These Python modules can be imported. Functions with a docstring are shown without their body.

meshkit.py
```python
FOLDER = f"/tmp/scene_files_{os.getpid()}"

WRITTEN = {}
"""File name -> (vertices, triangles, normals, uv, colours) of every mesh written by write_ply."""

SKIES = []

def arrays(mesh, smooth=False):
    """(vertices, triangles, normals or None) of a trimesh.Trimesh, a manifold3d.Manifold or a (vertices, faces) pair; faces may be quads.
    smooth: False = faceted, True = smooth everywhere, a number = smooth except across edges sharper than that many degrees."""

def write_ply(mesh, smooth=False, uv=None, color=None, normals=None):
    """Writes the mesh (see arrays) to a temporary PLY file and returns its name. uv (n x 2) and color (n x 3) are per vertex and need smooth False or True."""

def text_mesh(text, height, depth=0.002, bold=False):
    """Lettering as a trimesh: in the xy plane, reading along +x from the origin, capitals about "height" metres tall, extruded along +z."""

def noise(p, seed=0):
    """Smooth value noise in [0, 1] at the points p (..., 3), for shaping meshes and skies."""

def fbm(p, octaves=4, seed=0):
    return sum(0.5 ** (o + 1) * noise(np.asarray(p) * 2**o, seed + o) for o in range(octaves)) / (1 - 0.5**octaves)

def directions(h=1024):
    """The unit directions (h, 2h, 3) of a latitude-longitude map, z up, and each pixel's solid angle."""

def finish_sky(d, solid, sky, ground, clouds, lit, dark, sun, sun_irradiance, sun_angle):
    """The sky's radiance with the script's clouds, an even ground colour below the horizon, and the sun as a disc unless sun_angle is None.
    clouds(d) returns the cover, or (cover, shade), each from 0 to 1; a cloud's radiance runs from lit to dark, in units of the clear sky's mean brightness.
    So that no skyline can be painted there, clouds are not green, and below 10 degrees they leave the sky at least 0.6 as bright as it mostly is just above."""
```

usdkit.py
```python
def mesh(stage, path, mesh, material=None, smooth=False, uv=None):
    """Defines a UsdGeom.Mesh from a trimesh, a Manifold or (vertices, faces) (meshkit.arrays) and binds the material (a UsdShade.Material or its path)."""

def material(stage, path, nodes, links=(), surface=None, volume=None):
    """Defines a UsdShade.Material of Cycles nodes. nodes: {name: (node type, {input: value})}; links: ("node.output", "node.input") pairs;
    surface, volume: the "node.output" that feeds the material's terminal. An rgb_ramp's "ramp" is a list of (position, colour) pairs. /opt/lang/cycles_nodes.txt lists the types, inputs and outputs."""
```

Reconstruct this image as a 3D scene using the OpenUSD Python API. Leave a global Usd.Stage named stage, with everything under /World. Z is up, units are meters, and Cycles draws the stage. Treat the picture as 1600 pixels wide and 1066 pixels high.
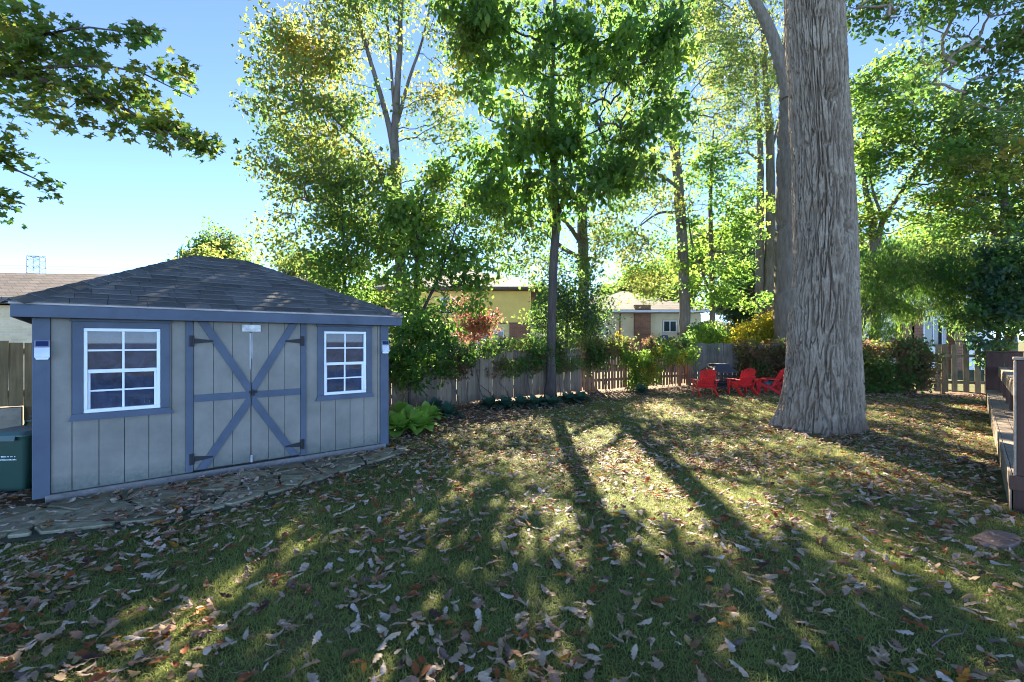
import math, random
import numpy as np, trimesh, usdkit, meshkit
from meshkit import noise, fbm
from shapely.geometry import Polygon, box as sbox, LineString, Point
from shapely.ops import unary_union
from scipy.spatial import Voronoi, cKDTree
from pxr import Usd, UsdGeom, UsdLux, UsdShade, Gf, Sdf, Vt

# ------------------------------------------------------------------ camera, sky, sun
stage = Usd.Stage.CreateInMemory()
UsdGeom.SetStageUpAxis(stage, UsdGeom.Tokens.z)
UsdGeom.SetStageMetersPerUnit(stage, 1.0)
UsdGeom.Xform.Define(stage, '/World')
UsdGeom.Scope.Define(stage, '/World/Looks')
H, F, HY = 1.6, 755.0, 530.0           # eye height (m), focal length and horizon in photograph pixels
cam = UsdGeom.Camera.Define(stage, '/World/camera')
cam.AddTranslateOp().Set((0, 0, H)); cam.AddRotateXOp().Set(90.0)
cam.CreateHorizontalApertureAttr(36.0); cam.CreateFocalLengthAttr(36.0 * F / 1600.0)
cam.CreateExposureAttr(2.78)
SUN_EL, SUN_AZ = math.radians(29.0), math.radians(3.0)
SUN = np.array([math.sin(SUN_AZ) * math.cos(SUN_EL), math.cos(SUN_AZ) * math.cos(SUN_EL), math.sin(SUN_EL)])
dome = UsdLux.DomeLight.Define(stage, '/World/sky')
sky_m = usdkit.material(stage, '/World/Looks/sky_look', {
    's': ('sky_texture', dict(sky_type='single_scattering', sun_disc=False, sun_elevation=SUN_EL, sun_rotation=SUN_AZ,
                              altitude=200.0, air_density=0.30, aerosol_density=0.0, ozone_density=2.0)),
    'b': ('background_shader', dict(strength=0.093))}, [('s.color', 'b.color')], surface='b.background')
UsdShade.MaterialBindingAPI.Apply(dome.GetPrim()).Bind(sky_m)
sun = UsdLux.DistantLight.Define(stage, '/World/sun')
sun.CreateIntensityAttr(1.2); sun.CreateAngleAttr(0.5); sun.CreateColorAttr((1.0, 0.87, 0.68))
sun.CreateNormalizeAttr(True)
zx = SUN; xx = np.cross([0, 0, 1.0], zx); xx /= np.linalg.norm(xx); yx = np.cross(zx, xx)
sun.AddTransformOp().Set(Gf.Matrix4d(*xx, 0, *yx, 0, *zx, 0, 0, 0, 0, 1))

# ------------------------------------------------------------------ helpers
used = {}
def numbered(path):
    n = used.get(path, -1) + 1; used[path] = n
    return path if n == 0 else f'{path}_{n:03d}'
def prim_of(x): return x.GetPrim()
def tag(o, label=None, cat=None, group=None, kind=None):
    p = prim_of(o)
    for k, v in (('label', label), ('category', cat), ('group', group), ('kind', kind)):
        if v: p.SetCustomDataByKey(k, v)
    return o
def obj(name, mesh, mat, parent=None, smooth=False, label=None, kind=None):
    path = numbered((str(prim_of(parent).GetPath()) if parent is not None else '/World') + '/' + name)
    m = usdkit.mesh(stage, path, mesh, mat, smooth=smooth)
    m.CreateDoubleSidedAttr(True)
    tag(m, label, kind=kind)
    return m
def thing(name, label, cat, loc=(0, 0, 0), rotz=0.0, group=None, kind=None, scale=None):
    x = UsdGeom.Xform.Define(stage, numbered('/World/' + name))
    x.AddTranslateOp().Set(tuple(map(float, loc)))
    if rotz: x.AddRotateZOp().Set(math.degrees(rotz))
    if scale: x.AddScaleOp().Set((scale, scale, scale))
    return tag(x, label, cat, group, kind)
def dup(src, loc, rotz, label, group=None, scale=None):
    p = prim_of(src); was = p.GetCustomData()
    x = thing(p.GetName().rsplit('_0', 1)[0], label, was['category'], loc, rotz, group or was.get('group'), scale=scale)
    prim_of(x).GetReferences().AddInternalReference(p.GetPath()); prim_of(x).SetInstanceable(True)
    return x
def P(px, py, Y): return np.array([(px - 800.0) / F * Y, Y, H - (py - HY) / F * Y])
def G(px, py):
    Y = H * F / (py - HY); return np.array([(px - 800.0) / F * Y, Y, 0.0])
def cat(ms):
    vs, fs, n = [], [], 0
    for m in ms:
        v, f = (np.asarray(m[0], float), np.asarray(m[1], int)) if isinstance(m, tuple) else (np.array(m.vertices), np.array(m.faces))
        if len(f) and f.shape[1] == 4: f = np.vstack([f[:, [0, 1, 2]], f[:, [0, 2, 3]]])
        vs.append(v); fs.append(f + n); n += len(v)
    return np.vstack(vs), np.vstack(fs)
def bx(x0, x1, y0, y1, z0, z1, b=0.0):
    """a box, optionally with chamfered edges"""
    if b <= 0:
        v = np.array([[x, y, z] for x in (x0, x1) for y in (y0, y1) for z in (z0, z1)], float)
        f = [[0, 1, 3, 2], [4, 6, 7, 5], [0, 4, 5, 1], [2, 3, 7, 6], [0, 2, 6, 4], [1, 5, 7, 3]]
        return cat([(v, np.array(f))])
    pts = []
    for x, sx in ((x0, 1), (x1, -1)):
        for y, sy in ((y0, 1), (y1, -1)):
            for z, sz in ((z0, 1), (z1, -1)):
                pts += [[x + sx * b, y + sy * b, z], [x + sx * b, y, z + sz * b], [x, y + sy * b, z + sz * b]]
    h = trimesh.convex.convex_hull(np.array(pts)); return np.array(h.vertices), np.array(h.faces)
def hull(pts):
    h = trimesh.convex.convex_hull(np.array(pts, float)); return np.array(h.vertices), np.array(h.faces)
def bar(a, b, w, t, up=(0, 0, 1)):
    """a rectangular bar from a to b; w across, t along 'up'"""
    a, b = np.asarray(a, float), np.asarray(b, float); d = b - a; d /= np.linalg.norm(d)
    s = np.cross(d, up); s /= np.linalg.norm(s); n = np.cross(s, d)
    v = [e + s * i * w / 2 + n * j * t / 2 for e in (a, b) for i, j in ((-1, -1), (1, -1), (1, 1), (-1, 1))]
    f = [[0, 3, 2, 1], [4, 5, 6, 7]] + [[i, (i + 1) % 4, 4 + (i + 1) % 4, 4 + i] for i in range(4)]
    return cat([(np.array(v), np.array(f))])
def extr(poly, y0, y1):
    """shapely polygon in (x,z) extruded along y"""
    out = []
    for g in getattr(poly, 'geoms', [poly]):
        if g.is_empty or g.area < 1e-6 or g.geom_type != 'Polygon': continue
        m = trimesh.creation.extrude_polygon(g, y1 - y0, engine='earcut')
        v = np.array(m.vertices); v = np.stack([v[:, 0], y0 + v[:, 2], v[:, 1]], 1)
        out.append((v, np.array(m.faces)[:, ::-1]))
    return cat(out)
def tube(pts, rad, sides=6, cap=True):
    p = np.asarray(pts, float); n = len(p); rad = np.broadcast_to(rad, (n,))
    t = np.gradient(p, axis=0); t /= np.linalg.norm(t, axis=1, keepdims=True) + 1e-12
    a = np.cross(t[0], [0, 0, 1.0] if abs(t[0][2]) < 0.9 else [1.0, 0, 0]); a /= np.linalg.norm(a)
    ang = np.arange(sides) * 2 * np.pi / sides; v = []
    for i in range(n):
        a = a - t[i] * (a @ t[i]); a /= np.linalg.norm(a) + 1e-12; b = np.cross(t[i], a)
        v.append(p[i] + rad[i] * (np.cos(ang)[:, None] * a + np.sin(ang)[:, None] * b))
    v = np.vstack(v); k = np.arange(sides); f = []
    for i in range(n - 1):
        f.append(np.stack([i * sides + k, i * sides + (k + 1) % sides, (i + 1) * sides + (k + 1) % sides, (i + 1) * sides + k], 1))
    f = np.vstack(f); f = np.vstack([f[:, [0, 1, 2]], f[:, [0, 2, 3]]])
    if cap:
        c = len(v); v = np.vstack([v, p[-1] + t[-1] * rad[-1] * 0.5])
        f = np.vstack([f, np.stack([(n - 1) * sides + k, (n - 1) * sides + (k + 1) % sides, np.full(sides, c)], 1)])
    return v, f
def smooth_path(pts, rad, step=0.25):
    p, r = np.asarray(pts, float), np.asarray(rad, float); n = len(p)
    P_ = np.vstack([2 * p[0] - p[1], p, 2 * p[-1] - p[-2]]); out, ro = [], []
    for i in range(n - 1):
        a, b, c, d = P_[i:i + 4]; m = max(2, int(np.linalg.norm(c - b) / step))
        for t in np.linspace(0, 1, m, endpoint=(i == n - 2)):
            out.append(0.5 * (2 * b + (c - a) * t + (2 * a - 5 * b + 4 * c - d) * t * t + (3 * b - a - 3 * c + d) * t ** 3))
            ro.append(r[i] + (r[i + 1] - r[i]) * t)
    return np.array(out), np.array(ro)
def xf(m, loc=(0, 0, 0), rotz=0.0):
    v, f = m; c, s = math.cos(rotz), math.sin(rotz)
    return v @ np.array([[c, s, 0], [-s, c, 0], [0, 0, 1]]) + np.asarray(loc, float), f

# ------------------------------------------------------------------ materials
def mat(name, nodes, links, surface): return usdkit.material(stage, '/World/Looks/' + name, nodes, links, surface=surface)
def plain(name, col, rough=0.6, metal=0.0, var=0.15, scale=6.0, bump=0.0, bscale=40.0, spec=0.4, obj_var=0.0, stretch=None):
    """colour with soft noise variation, and fine relief"""
    c = np.array(col); lo, hi = np.clip(c * (1 - var), 0, 1), np.clip(c * (1 + var), 0, 1)
    nd = {'tc': ('texture_coordinate', {}), 'mp': ('mapping', {'scale': stretch or (1, 1, 1)}),
          'n': ('noise_texture', dict(scale=scale, detail=5.0, roughness=0.6)), 'r': ('rgb_ramp', dict(ramp=[(0.3, lo), (0.7, hi)])),
          'p': ('principled_bsdf', dict(roughness=rough, metallic=metal, specular_ior_level=spec))}
    lk = [('tc.object', 'mp.vector'), ('mp.vector', 'n.vector'), ('n.fac', 'r.fac')]
    out = 'r.color'
    if obj_var:
        nd['oi'] = ('object_info', {}); nd['mr'] = ('map_range', dict(from_min=0.0, from_max=1.0, to_min=1 - obj_var, to_max=1 + obj_var))
        nd['hs'] = ('hsv', dict(hue=0.5, saturation=1.0)); lk += [('oi.random', 'mr.value'), ('mr.result', 'hs.value'), ('r.color', 'hs.color')]; out = 'hs.color'
    lk.append((out, 'p.base_color'))
    if bump:
        nd['bn'] = ('noise_texture', dict(scale=bscale, detail=4.0, roughness=0.65)); nd['b'] = ('bump', dict(strength=bump, distance=0.01))
        lk += [('mp.vector', 'bn.vector'), ('bn.fac', 'b.height'), ('b.normal', 'p.normal')]
    return mat(name, nd, lk, 'p.BSDF')
def wood(name, cols, axis='z', rough=0.75, obj_var=0.25, grain=14.0, bump=0.5):
    st = {'z': (grain, grain, 0.8), 'x': (0.8, grain, grain), 'y': (grain, 0.8, grain)}[axis]
    nd = {'tc': ('texture_coordinate', {}), 'oi': ('object_info', {}), 'g': ('geometry', {}), 'mp': ('mapping', {'scale': st}),
          'n': ('noise_texture', dict(scale=1.6, detail=6.0, roughness=0.65, distortion=0.4)),
          'n2': ('noise_texture', dict(scale=2.2, detail=3.0)), 'm': ('mix_float', dict(fac=0.4)),
          'r': ('rgb_ramp', dict(ramp=[(0.3, cols[0]), (0.5, cols[1]), (0.72, cols[2])])),
          'mr': ('map_range', dict(from_min=0.0, from_max=1.0, to_min=1 - obj_var, to_max=1 + obj_var)), 'hs': ('hsv', dict(hue=0.5, saturation=1.0)),
          'b': ('bump', dict(strength=bump, distance=0.004)), 'p': ('principled_bsdf', dict(roughness=rough, specular_ior_level=0.25))}
    lk = [('g.position', 'mp.vector'), ('mp.vector', 'n.vector'), ('g.position', 'n2.vector'), ('n.fac', 'm.a'), ('n2.fac', 'm.b'), ('m.result', 'r.fac'),
          ('oi.random', 'mr.value'), ('mr.result', 'hs.value'), ('r.color', 'hs.color'), ('hs.color', 'p.base_color'), ('n.fac', 'b.height'), ('b.normal', 'p.normal')]
    return mat(name, nd, lk, 'p.BSDF')
def leafy(name, stops, trans=0.55, tsat=1.02, tval=1.7, gain=1.6, nscale=0.5, isl=0.45, rough=0.45, spec=0.35, under=None):
    """leaf: surface plus light coming through; colour per leaf and in clumps through the crown"""
    nd = {'g': ('geometry', {}), 'n': ('noise_texture', dict(scale=nscale, detail=2.0)),
          'nr': ('map_range', dict(from_min=0.3, from_max=0.7, to_min=0.0, to_max=1.0)),
          'm': ('mix_float', dict(fac=isl)), 'r': ('rgb_ramp', dict(ramp=[(q, np.array(c) * gain) for q, c in stops])),
          'h': ('hsv', dict(hue=0.488, saturation=tsat, value=tval)),
          'p': ('principled_bsdf', dict(roughness=rough, specular_ior_level=spec)), 't': ('translucent_bsdf', {}),
          'x': ('mix_closure', dict(fac=trans))}
    lk = [('g.position', 'n.vector'), ('n.fac', 'nr.value'), ('nr.result', 'm.a'), ('g.random_per_island', 'm.b'), ('m.result', 'r.fac'),
          ('r.color', 'h.color'), ('h.color', 't.color'), ('p.BSDF', 'x.closure1'), ('t.BSDF', 'x.closure2')]
    if under is not None:
        nd['ub'] = ('mix', dict(color2=under)); lk += [('g.backfacing', 'ub.fac'), ('r.color', 'ub.color1'), ('ub.color', 'p.base_color')]
    else: lk.append(('r.color', 'p.base_color'))
    return mat(name, nd, lk, 'x.closure')
def barky(name, lo, hi, scale=9.0, zs=0.16, strength=1.0, dist=0.03):
    nd = {'g': ('geometry', {}), 'mp': ('mapping', dict(scale=(1, 1, zs))), 'v': ('voronoi_texture', dict(feature='distance_to_edge', scale=scale)),
          'n': ('noise_texture', dict(scale=scale * 1.3, detail=5.0, roughness=0.7)), 'm': ('math', dict(math_type='multiply_add', value2=0.7)),
          'r': ('rgb_ramp', dict(ramp=[(0.25, lo), (0.75, hi)])), 'b': ('bump', dict(strength=strength, distance=dist)),
          'p': ('principled_bsdf', dict(roughness=0.9, specular_ior_level=0.1))}
    lk = [('g.position', 'mp.vector'), ('mp.vector', 'v.vector'), ('mp.vector', 'n.vector'), ('v.distance', 'm.value1'), ('n.fac', 'm.value3'),
          ('n.fac', 'r.fac'), ('r.color', 'p.base_color'), ('m.value', 'b.height'), ('b.normal', 'p.normal')]
    return mat(name, nd, lk, 'p.BSDF')

M = {}
# ---- shed paints
def painted(name, col, grime, rough=0.55, grimez=0.35):
    """exterior paint: brush/wood grain relief, faded patches, mildew specks rising from the ground"""
    nd = {'tc': ('texture_coordinate', {}), 'mp': ('mapping', dict(scale=(1, 1, 0.06))), 'n': ('noise_texture', dict(scale=60.0, detail=4.0, roughness=0.7)),
          'n2': ('noise_texture', dict(scale=2.5, detail=5.0, roughness=0.65)), 'r': ('rgb_ramp', dict(ramp=[(0.3, np.array(col) * 0.76), (0.72, np.array(col) * 1.16)])),
          'sx': ('separate_xyz', {}), 'mz': ('map_range', dict(from_min=0.0, from_max=grimez, to_min=1.0, to_max=0.0, clamp=True)),
          'n3': ('noise_texture', dict(scale=18.0, detail=6.0, roughness=0.75)), 'mu': ('math', dict(math_type='multiply')), 'gr': ('map_range', dict(from_min=0.12, from_max=0.42, to_min=0.0, to_max=0.85, clamp=True)),
          'mx': ('mix', dict(color2=grime)), 'b': ('bump', dict(strength=0.35, distance=0.003)), 'p': ('principled_bsdf', dict(roughness=rough, specular_ior_level=0.35))}
    lk = [('tc.object', 'mp.vector'), ('mp.vector', 'n.vector'), ('tc.object', 'n2.vector'), ('tc.object', 'n3.vector'), ('n2.fac', 'r.fac'), ('tc.object', 'sx.vector'), ('sx.z', 'mz.value'),
          ('mz.result', 'mu.value1'), ('n3.fac', 'mu.value2'), ('mu.value', 'gr.value'), ('gr.result', 'mx.fac'), ('r.color', 'mx.color1'), ('mx.color', 'p.base_color'),
          ('n.fac', 'b.height'), ('b.normal', 'p.normal')]
    return mat(name, nd, lk, 'p.BSDF')
M['siding'] = painted('siding_paint', (0.225, 0.205, 0.168), (0.08, 0.10, 0.085))
M['trim'] = painted('trim_paint', (0.078, 0.096, 0.128), (0.07, 0.10, 0.12), rough=0.5, grimez=0.12)
M['white'] = plain('white_vinyl', (0.78, 0.79, 0.80), 0.4, var=0.04)
M['skid'] = wood('grey_skid_wood', [(0.12, 0.11, 0.10), (0.2, 0.185, 0.17), (0.27, 0.25, 0.23)], 'x')
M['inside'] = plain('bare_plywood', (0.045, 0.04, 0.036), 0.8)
M['black_iron'] = plain('black_iron', (0.015, 0.015, 0.017), 0.5, spec=0.4)
M['steel'] = plain('brushed_steel', (0.55, 0.55, 0.56), 0.35, metal=0.9)
M['solar'] = plain('solar_cell', (0.012, 0.02, 0.07), 0.15, spec=0.6)
M['drip'] = plain('drip_edge_metal', (0.42, 0.37, 0.34), 0.6, var=0.2)
def shingle_mat(name, a, b, c):
    nd = {'tc': ('texture_coordinate', {}), 'oi': ('object_info', {}), 'n': ('noise_texture', dict(scale=220.0, detail=2.0)), 'n2': ('noise_texture', dict(scale=3.0, detail=4.0)),
          'ra': ('math', dict(math_type='multiply_add', value2=0.35, value3=0.0)), 'rb': ('math', dict(math_type='multiply_add', value2=0.5)), 'r': ('rgb_ramp', dict(ramp=[(0.25, a), (0.5, b), (0.85, c)])),
          'b': ('bump', dict(strength=0.6, distance=0.004)), 'p': ('principled_bsdf', dict(roughness=0.9, specular_ior_level=0.2))}
    lk = [('tc.object', 'n.vector'), ('tc.object', 'n2.vector'), ('oi.random', 'ra.value1'), ('n2.fac', 'rb.value1'), ('ra.value', 'rb.value3'), ('rb.value', 'r.fac'), ('r.color', 'p.base_color'), ('n.fac', 'b.height'), ('b.normal', 'p.normal')]
    return mat(name, nd, lk, 'p.BSDF')
M['shingle'] = shingle_mat('asphalt_shingle', (0.095, 0.093, 0.088), (0.145, 0.142, 0.135), (0.21, 0.2, 0.185))
M['pane'] = mat('dusty_window_glass', {'f': ('fresnel', dict(IOR=1.5)), 't': ('transparent_bsdf', dict(color=(.45, .5, .58))), 'g': ('glossy_bsdf', dict(roughness=.02, color=(1, 1, 1))), 'x': ('mix_closure', {}), 'd': ('diffuse_bsdf', dict(color=(.085, .10, .15))), 'x2': ('mix_closure', {}),
    'gm': ('geometry', {}), 'n': ('noise_texture', dict(scale=7.0, detail=6.0, roughness=.7, distortion=.6)), 'mr': ('map_range', dict(from_min=.3, from_max=.75, to_min=.12, to_max=.5, clamp=True))},
    [('gm.position', 'n.vector'), ('n.fac', 'mr.value'), ('mr.result', 'x2.fac'), ('t.BSDF', 'x2.closure1'), ('d.BSDF', 'x2.closure2'), ('f.fac', 'x.fac'), ('x2.closure', 'x.closure1'), ('g.BSDF', 'x.closure2')], 'x.closure')
# ---- woods
M['fence_grey'] = wood('weathered_grey_wood', [(0.09, 0.064, 0.04), (0.165, 0.122, 0.08), (0.24, 0.185, 0.13)])
M['fence_brown'] = wood('dark_brown_fence_wood', [(0.08, 0.055, 0.025), (0.19, 0.13, 0.058), (0.30, 0.22, 0.10)])
M['fence_red'] = wood('reddish_cedar_wood', [(0.12, 0.055, 0.03), (0.24, 0.115, 0.06), (0.33, 0.19, 0.11)])
M['fence_dark'] = wood('green_grey_fence_wood', [(0.05, 0.046, 0.036), (0.10, 0.093, 0.074), (0.16, 0.15, 0.12)])
M['deck_grey'] = wood('weathered_deck_wood', [(0.17, 0.125, 0.085), (0.31, 0.235, 0.165), (0.43, 0.345, 0.25)], 'x')
M['deck_brown'] = wood('dark_stained_wood', [(0.04, 0.02, 0.012), (0.075, 0.035, 0.022), (0.11, 0.055, 0.035)])
# ---- stone
M['flag'] = mat('flagstone', {'tc': ('texture_coordinate', {}), 'oi': ('object_info', {}), 'n': ('noise_texture', dict(scale=5.0, detail=8.0, roughness=0.7)), 'n2': ('noise_texture', dict(scale=2.1, detail=6.0, roughness=0.7)), 'r': ('rgb_ramp', dict(ramp=[(.3, (.17, .145, .085)), (.5, (.30, .26, .16)), (.7, (.45, .39, .25))])),
    'mm': ('map_range', dict(from_min=.5, from_max=.62, to_min=0.0, to_max=.7, clamp=True)), 'mx': ('mix', dict(color2=(.075, .095, .04))), 'mr': ('map_range', dict(from_min=0.0, from_max=1.0, to_min=.72, to_max=1.25)), 'hs': ('hsv', dict(hue=.5, saturation=1.0)), 'b': ('bump', dict(strength=.9, distance=.012)), 'p': ('principled_bsdf', dict(roughness=.85, specular_ior_level=.25))},
    [('tc.object', 'n.vector'), ('tc.object', 'n2.vector'), ('n.fac', 'r.fac'), ('n2.fac', 'mm.value'), ('mm.result', 'mx.fac'), ('r.color', 'mx.color1'), ('oi.random', 'mr.value'), ('mr.result', 'hs.value'), ('mx.color', 'hs.color'), ('hs.color', 'p.base_color'), ('n.fac', 'b.height'), ('b.normal', 'p.normal')], 'p.BSDF')
M['concrete'] = plain('old_concrete', (0.24, 0.20, 0.145), 0.9, var=0.3, scale=5.0, bump=0.7, bscale=30.0)
# ---- bark
M['bark_big'] = mat('oak_bark', {'g': ('geometry', {}), 'mp': ('mapping', dict(scale=(1, 1, .28))), 'n': ('noise_texture', dict(scale=26.0, detail=8.0, roughness=0.75)), 'n2': ('noise_texture', dict(scale=3.0, detail=5.0, roughness=0.6)), 'n3': ('noise_texture', dict(scale=80.0, detail=5.0, roughness=0.75)),
    'm': ('mix_float', dict(fac=.45)), 'r': ('rgb_ramp', dict(ramp=[(.3, (.15, .106, .07)), (.5, (.27, .21, .15)), (.7, (.38, .315, .24))])), 'ad': ('math', dict(math_type='multiply_add', value2=.5)), 'b': ('bump', dict(strength=1.0, distance=.022)), 'p': ('principled_bsdf', dict(roughness=.95, specular_ior_level=.08))},
    [('g.position', 'mp.vector'), ('mp.vector', 'n.vector'), ('g.position', 'n2.vector'), ('mp.vector', 'n3.vector'), ('n.fac', 'm.a'), ('n2.fac', 'm.b'), ('m.result', 'r.fac'), ('r.color', 'p.base_color'), ('n3.fac', 'ad.value1'), ('n.fac', 'ad.value3'), ('ad.value', 'b.height'), ('b.normal', 'p.normal')], 'p.BSDF')
M['bark'] = barky('grey_brown_bark', (0.075, 0.06, 0.045), (0.19, 0.16, 0.125))
M['bark_dark'] = barky('dark_bark', (0.04, 0.032, 0.026), (0.11, 0.09, 0.072))
M['twig'] = plain('twig_bark', (0.07, 0.055, 0.042), 0.9)

# ------------------------------------------------------------------ leaves and crowns
def frames(rng, n, tilt, droop=0.0):
    """n leaf frames: columns are leaf-right, leaf-forward, leaf-up"""
    yaw = rng.uniform(0, 2 * np.pi, n); pit = rng.normal(-droop, tilt, n); rol = rng.normal(0, tilt, n)
    cy, sy, cp, sp, cr, sr = np.cos(yaw), np.sin(yaw), np.cos(pit), np.sin(pit), np.cos(rol), np.sin(rol)
    fw = np.stack([cy * cp, sy * cp, sp], 1); rt = np.stack([sy, -cy, 0 * cy], 1); up = np.cross(rt, fw)
    r2 = rt * cr[:, None] + up * sr[:, None]; u2 = -rt * sr[:, None] + up * cr[:, None]
    return np.stack([r2, fw, u2], 2)
def leaf_kite(L, W): return np.array([[0, 0, 0], [-W / 2, .45 * L, .12 * W], [0, L, -.1 * L], [W / 2, .45 * L, .12 * W]]), np.array([[0, 2, 1], [0, 3, 2]])
def leaf_oval(L, W):
    return (np.array([[0, 0, 0], [-.42 * W, .28 * L, .1 * W], [-.45 * W, .62 * L, .08 * W], [0, L, -.18 * L], [.45 * W, .62 * L, .08 * W], [.42 * W, .28 * L, .1 * W], [0, .5 * L, 0]]),
            np.array([[0, 6, 1], [1, 6, 2], [2, 6, 3], [3, 6, 4], [4, 6, 5], [5, 6, 0]]))
def leaf_maple(L):
    a = np.radians([-90, -50, -18, 5, 28, 52, 68, 90]); r = np.array([.08, .32, .52, .30, .66, .40, .46, .72])
    pts = [(rr * math.cos(t), rr * math.sin(t)) for t, rr in zip(a, r)]
    pts = pts + [(-x, y) for x, y in pts[-2:0:-1]]
    v = np.array([[0, .05, .03]] + [[x, y, -.10 * (x * x + y * y)] for x, y in pts]) * [L, L, L] + [0, .3 * L, 0]
    n = len(pts); return v, np.array([[0, 1 + i, 1 + (i + 1) % n] for i in range(n)])
def stamp(leaf, R, pos, sc):
    v, f = leaf; n = len(pos)
    V = np.einsum('nij,kj->nki', R, v) * sc[:, None, None] + pos[:, None, :]
    Fc = f[None] + (np.arange(n) * len(v))[:, None, None]
    return V.reshape(-1, 3), Fc.reshape(-1, 3)
def spray(leaf, n, rad, flat, seed, tilt=0.5, droop=0.2, lo=0.6, hi=1.25):
    rng = np.random.default_rng(seed)
    d = rng.normal(0, 1, (n, 3)); d /= np.linalg.norm(d, axis=1, keepdims=True); p = d * (rng.random((n, 1)) ** 0.5) * rad * [1, 1, flat]
    return stamp(leaf, frames(rng, n, tilt, droop), p, rng.uniform(lo, hi, n))
KINDS = {
    'fine': dict(leaf=leaf_kite(.115, .075), n=46, rad=.50, flat=.6, tilt=.7, droop=.35),
    'maple_far': dict(leaf=leaf_kite(.155, .13), n=40, rad=.55, flat=.5, tilt=.5, droop=.3),
    'big': dict(leaf=leaf_oval(.22, .11), n=26, rad=.42, flat=.6, tilt=.5, droop=.65),
    'mid': dict(leaf=leaf_oval(.14, .085), n=34, rad=.40, flat=.7, tilt=.6, droop=.35),
    'willow': dict(leaf=leaf_kite(.12, .03), n=64, rad=.42, flat=1.0, tilt=.5, droop=1.0),
    'near_maple': dict(leaf=leaf_maple(.095), n=12, rad=.20, flat=.4, tilt=.45, droop=.5),
    'vine': dict(leaf=leaf_kite(.09, .08), n=40, rad=.26, flat=1.0, tilt=.8, droop=.9),
    'far': dict(leaf=leaf_kite(.30, .24), n=60, rad=1.1, flat=.7, tilt=.7, droop=.3),
    'needle': dict(leaf=leaf_kite(.34, .05), n=70, rad=.8, flat=.35, tilt=.4, droop=.3),
}
def instancer(path, protos, mats, pos, yaw, scale, tilt=None, kind='stuff'):
    pi = UsdGeom.PointInstancer.Define(stage, path); n = len(pos); targets = []
    for i, (nm, m, mt) in enumerate(protos):
        pm = usdkit.mesh(stage, f'{path}/{nm}' + (f'_{i:03d}' if i else ''), m, mt); pm.CreateDoubleSidedAttr(True); targets.append(pm.GetPath())
    pi.CreatePrototypesRel().SetTargets(targets)
    pi.CreateProtoIndicesAttr(Vt.IntArray.FromNumpy(np.asarray(mats, np.int32)))
    pi.CreatePositionsAttr(Vt.Vec3fArray.FromNumpy(np.asarray(pos, np.float32)))
    tilt = np.zeros((n, 2)) if tilt is None else tilt
    cz, sz, cx, sx, cy, sy = np.cos(yaw / 2), np.sin(yaw / 2), np.cos(tilt[:, 0] / 2), np.sin(tilt[:, 0] / 2), np.cos(tilt[:, 1] / 2), np.sin(tilt[:, 1] / 2)
    # q = qx * qy * qz
    w1, x1, y1, z1 = cx * cy, sx * cy, cx * sy, sx * sy
    q = np.stack([w1 * cz - z1 * sz, x1 * cz + y1 * sz, y1 * cz - x1 * sz, w1 * sz + z1 * cz], 1)
    pi.CreateOrientationsAttr(Vt.QuathArray([Gf.Quath(float(a), float(b), float(c), float(d)) for a, b, c, d in q]))
    s = np.asarray(scale, np.float32); s = np.repeat(s[:, None], 3, 1) if s.ndim == 1 else s
    pi.CreateScalesAttr(Vt.Vec3fArray.FromNumpy(s)); tag(pi, kind=kind)
    return pi
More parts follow.
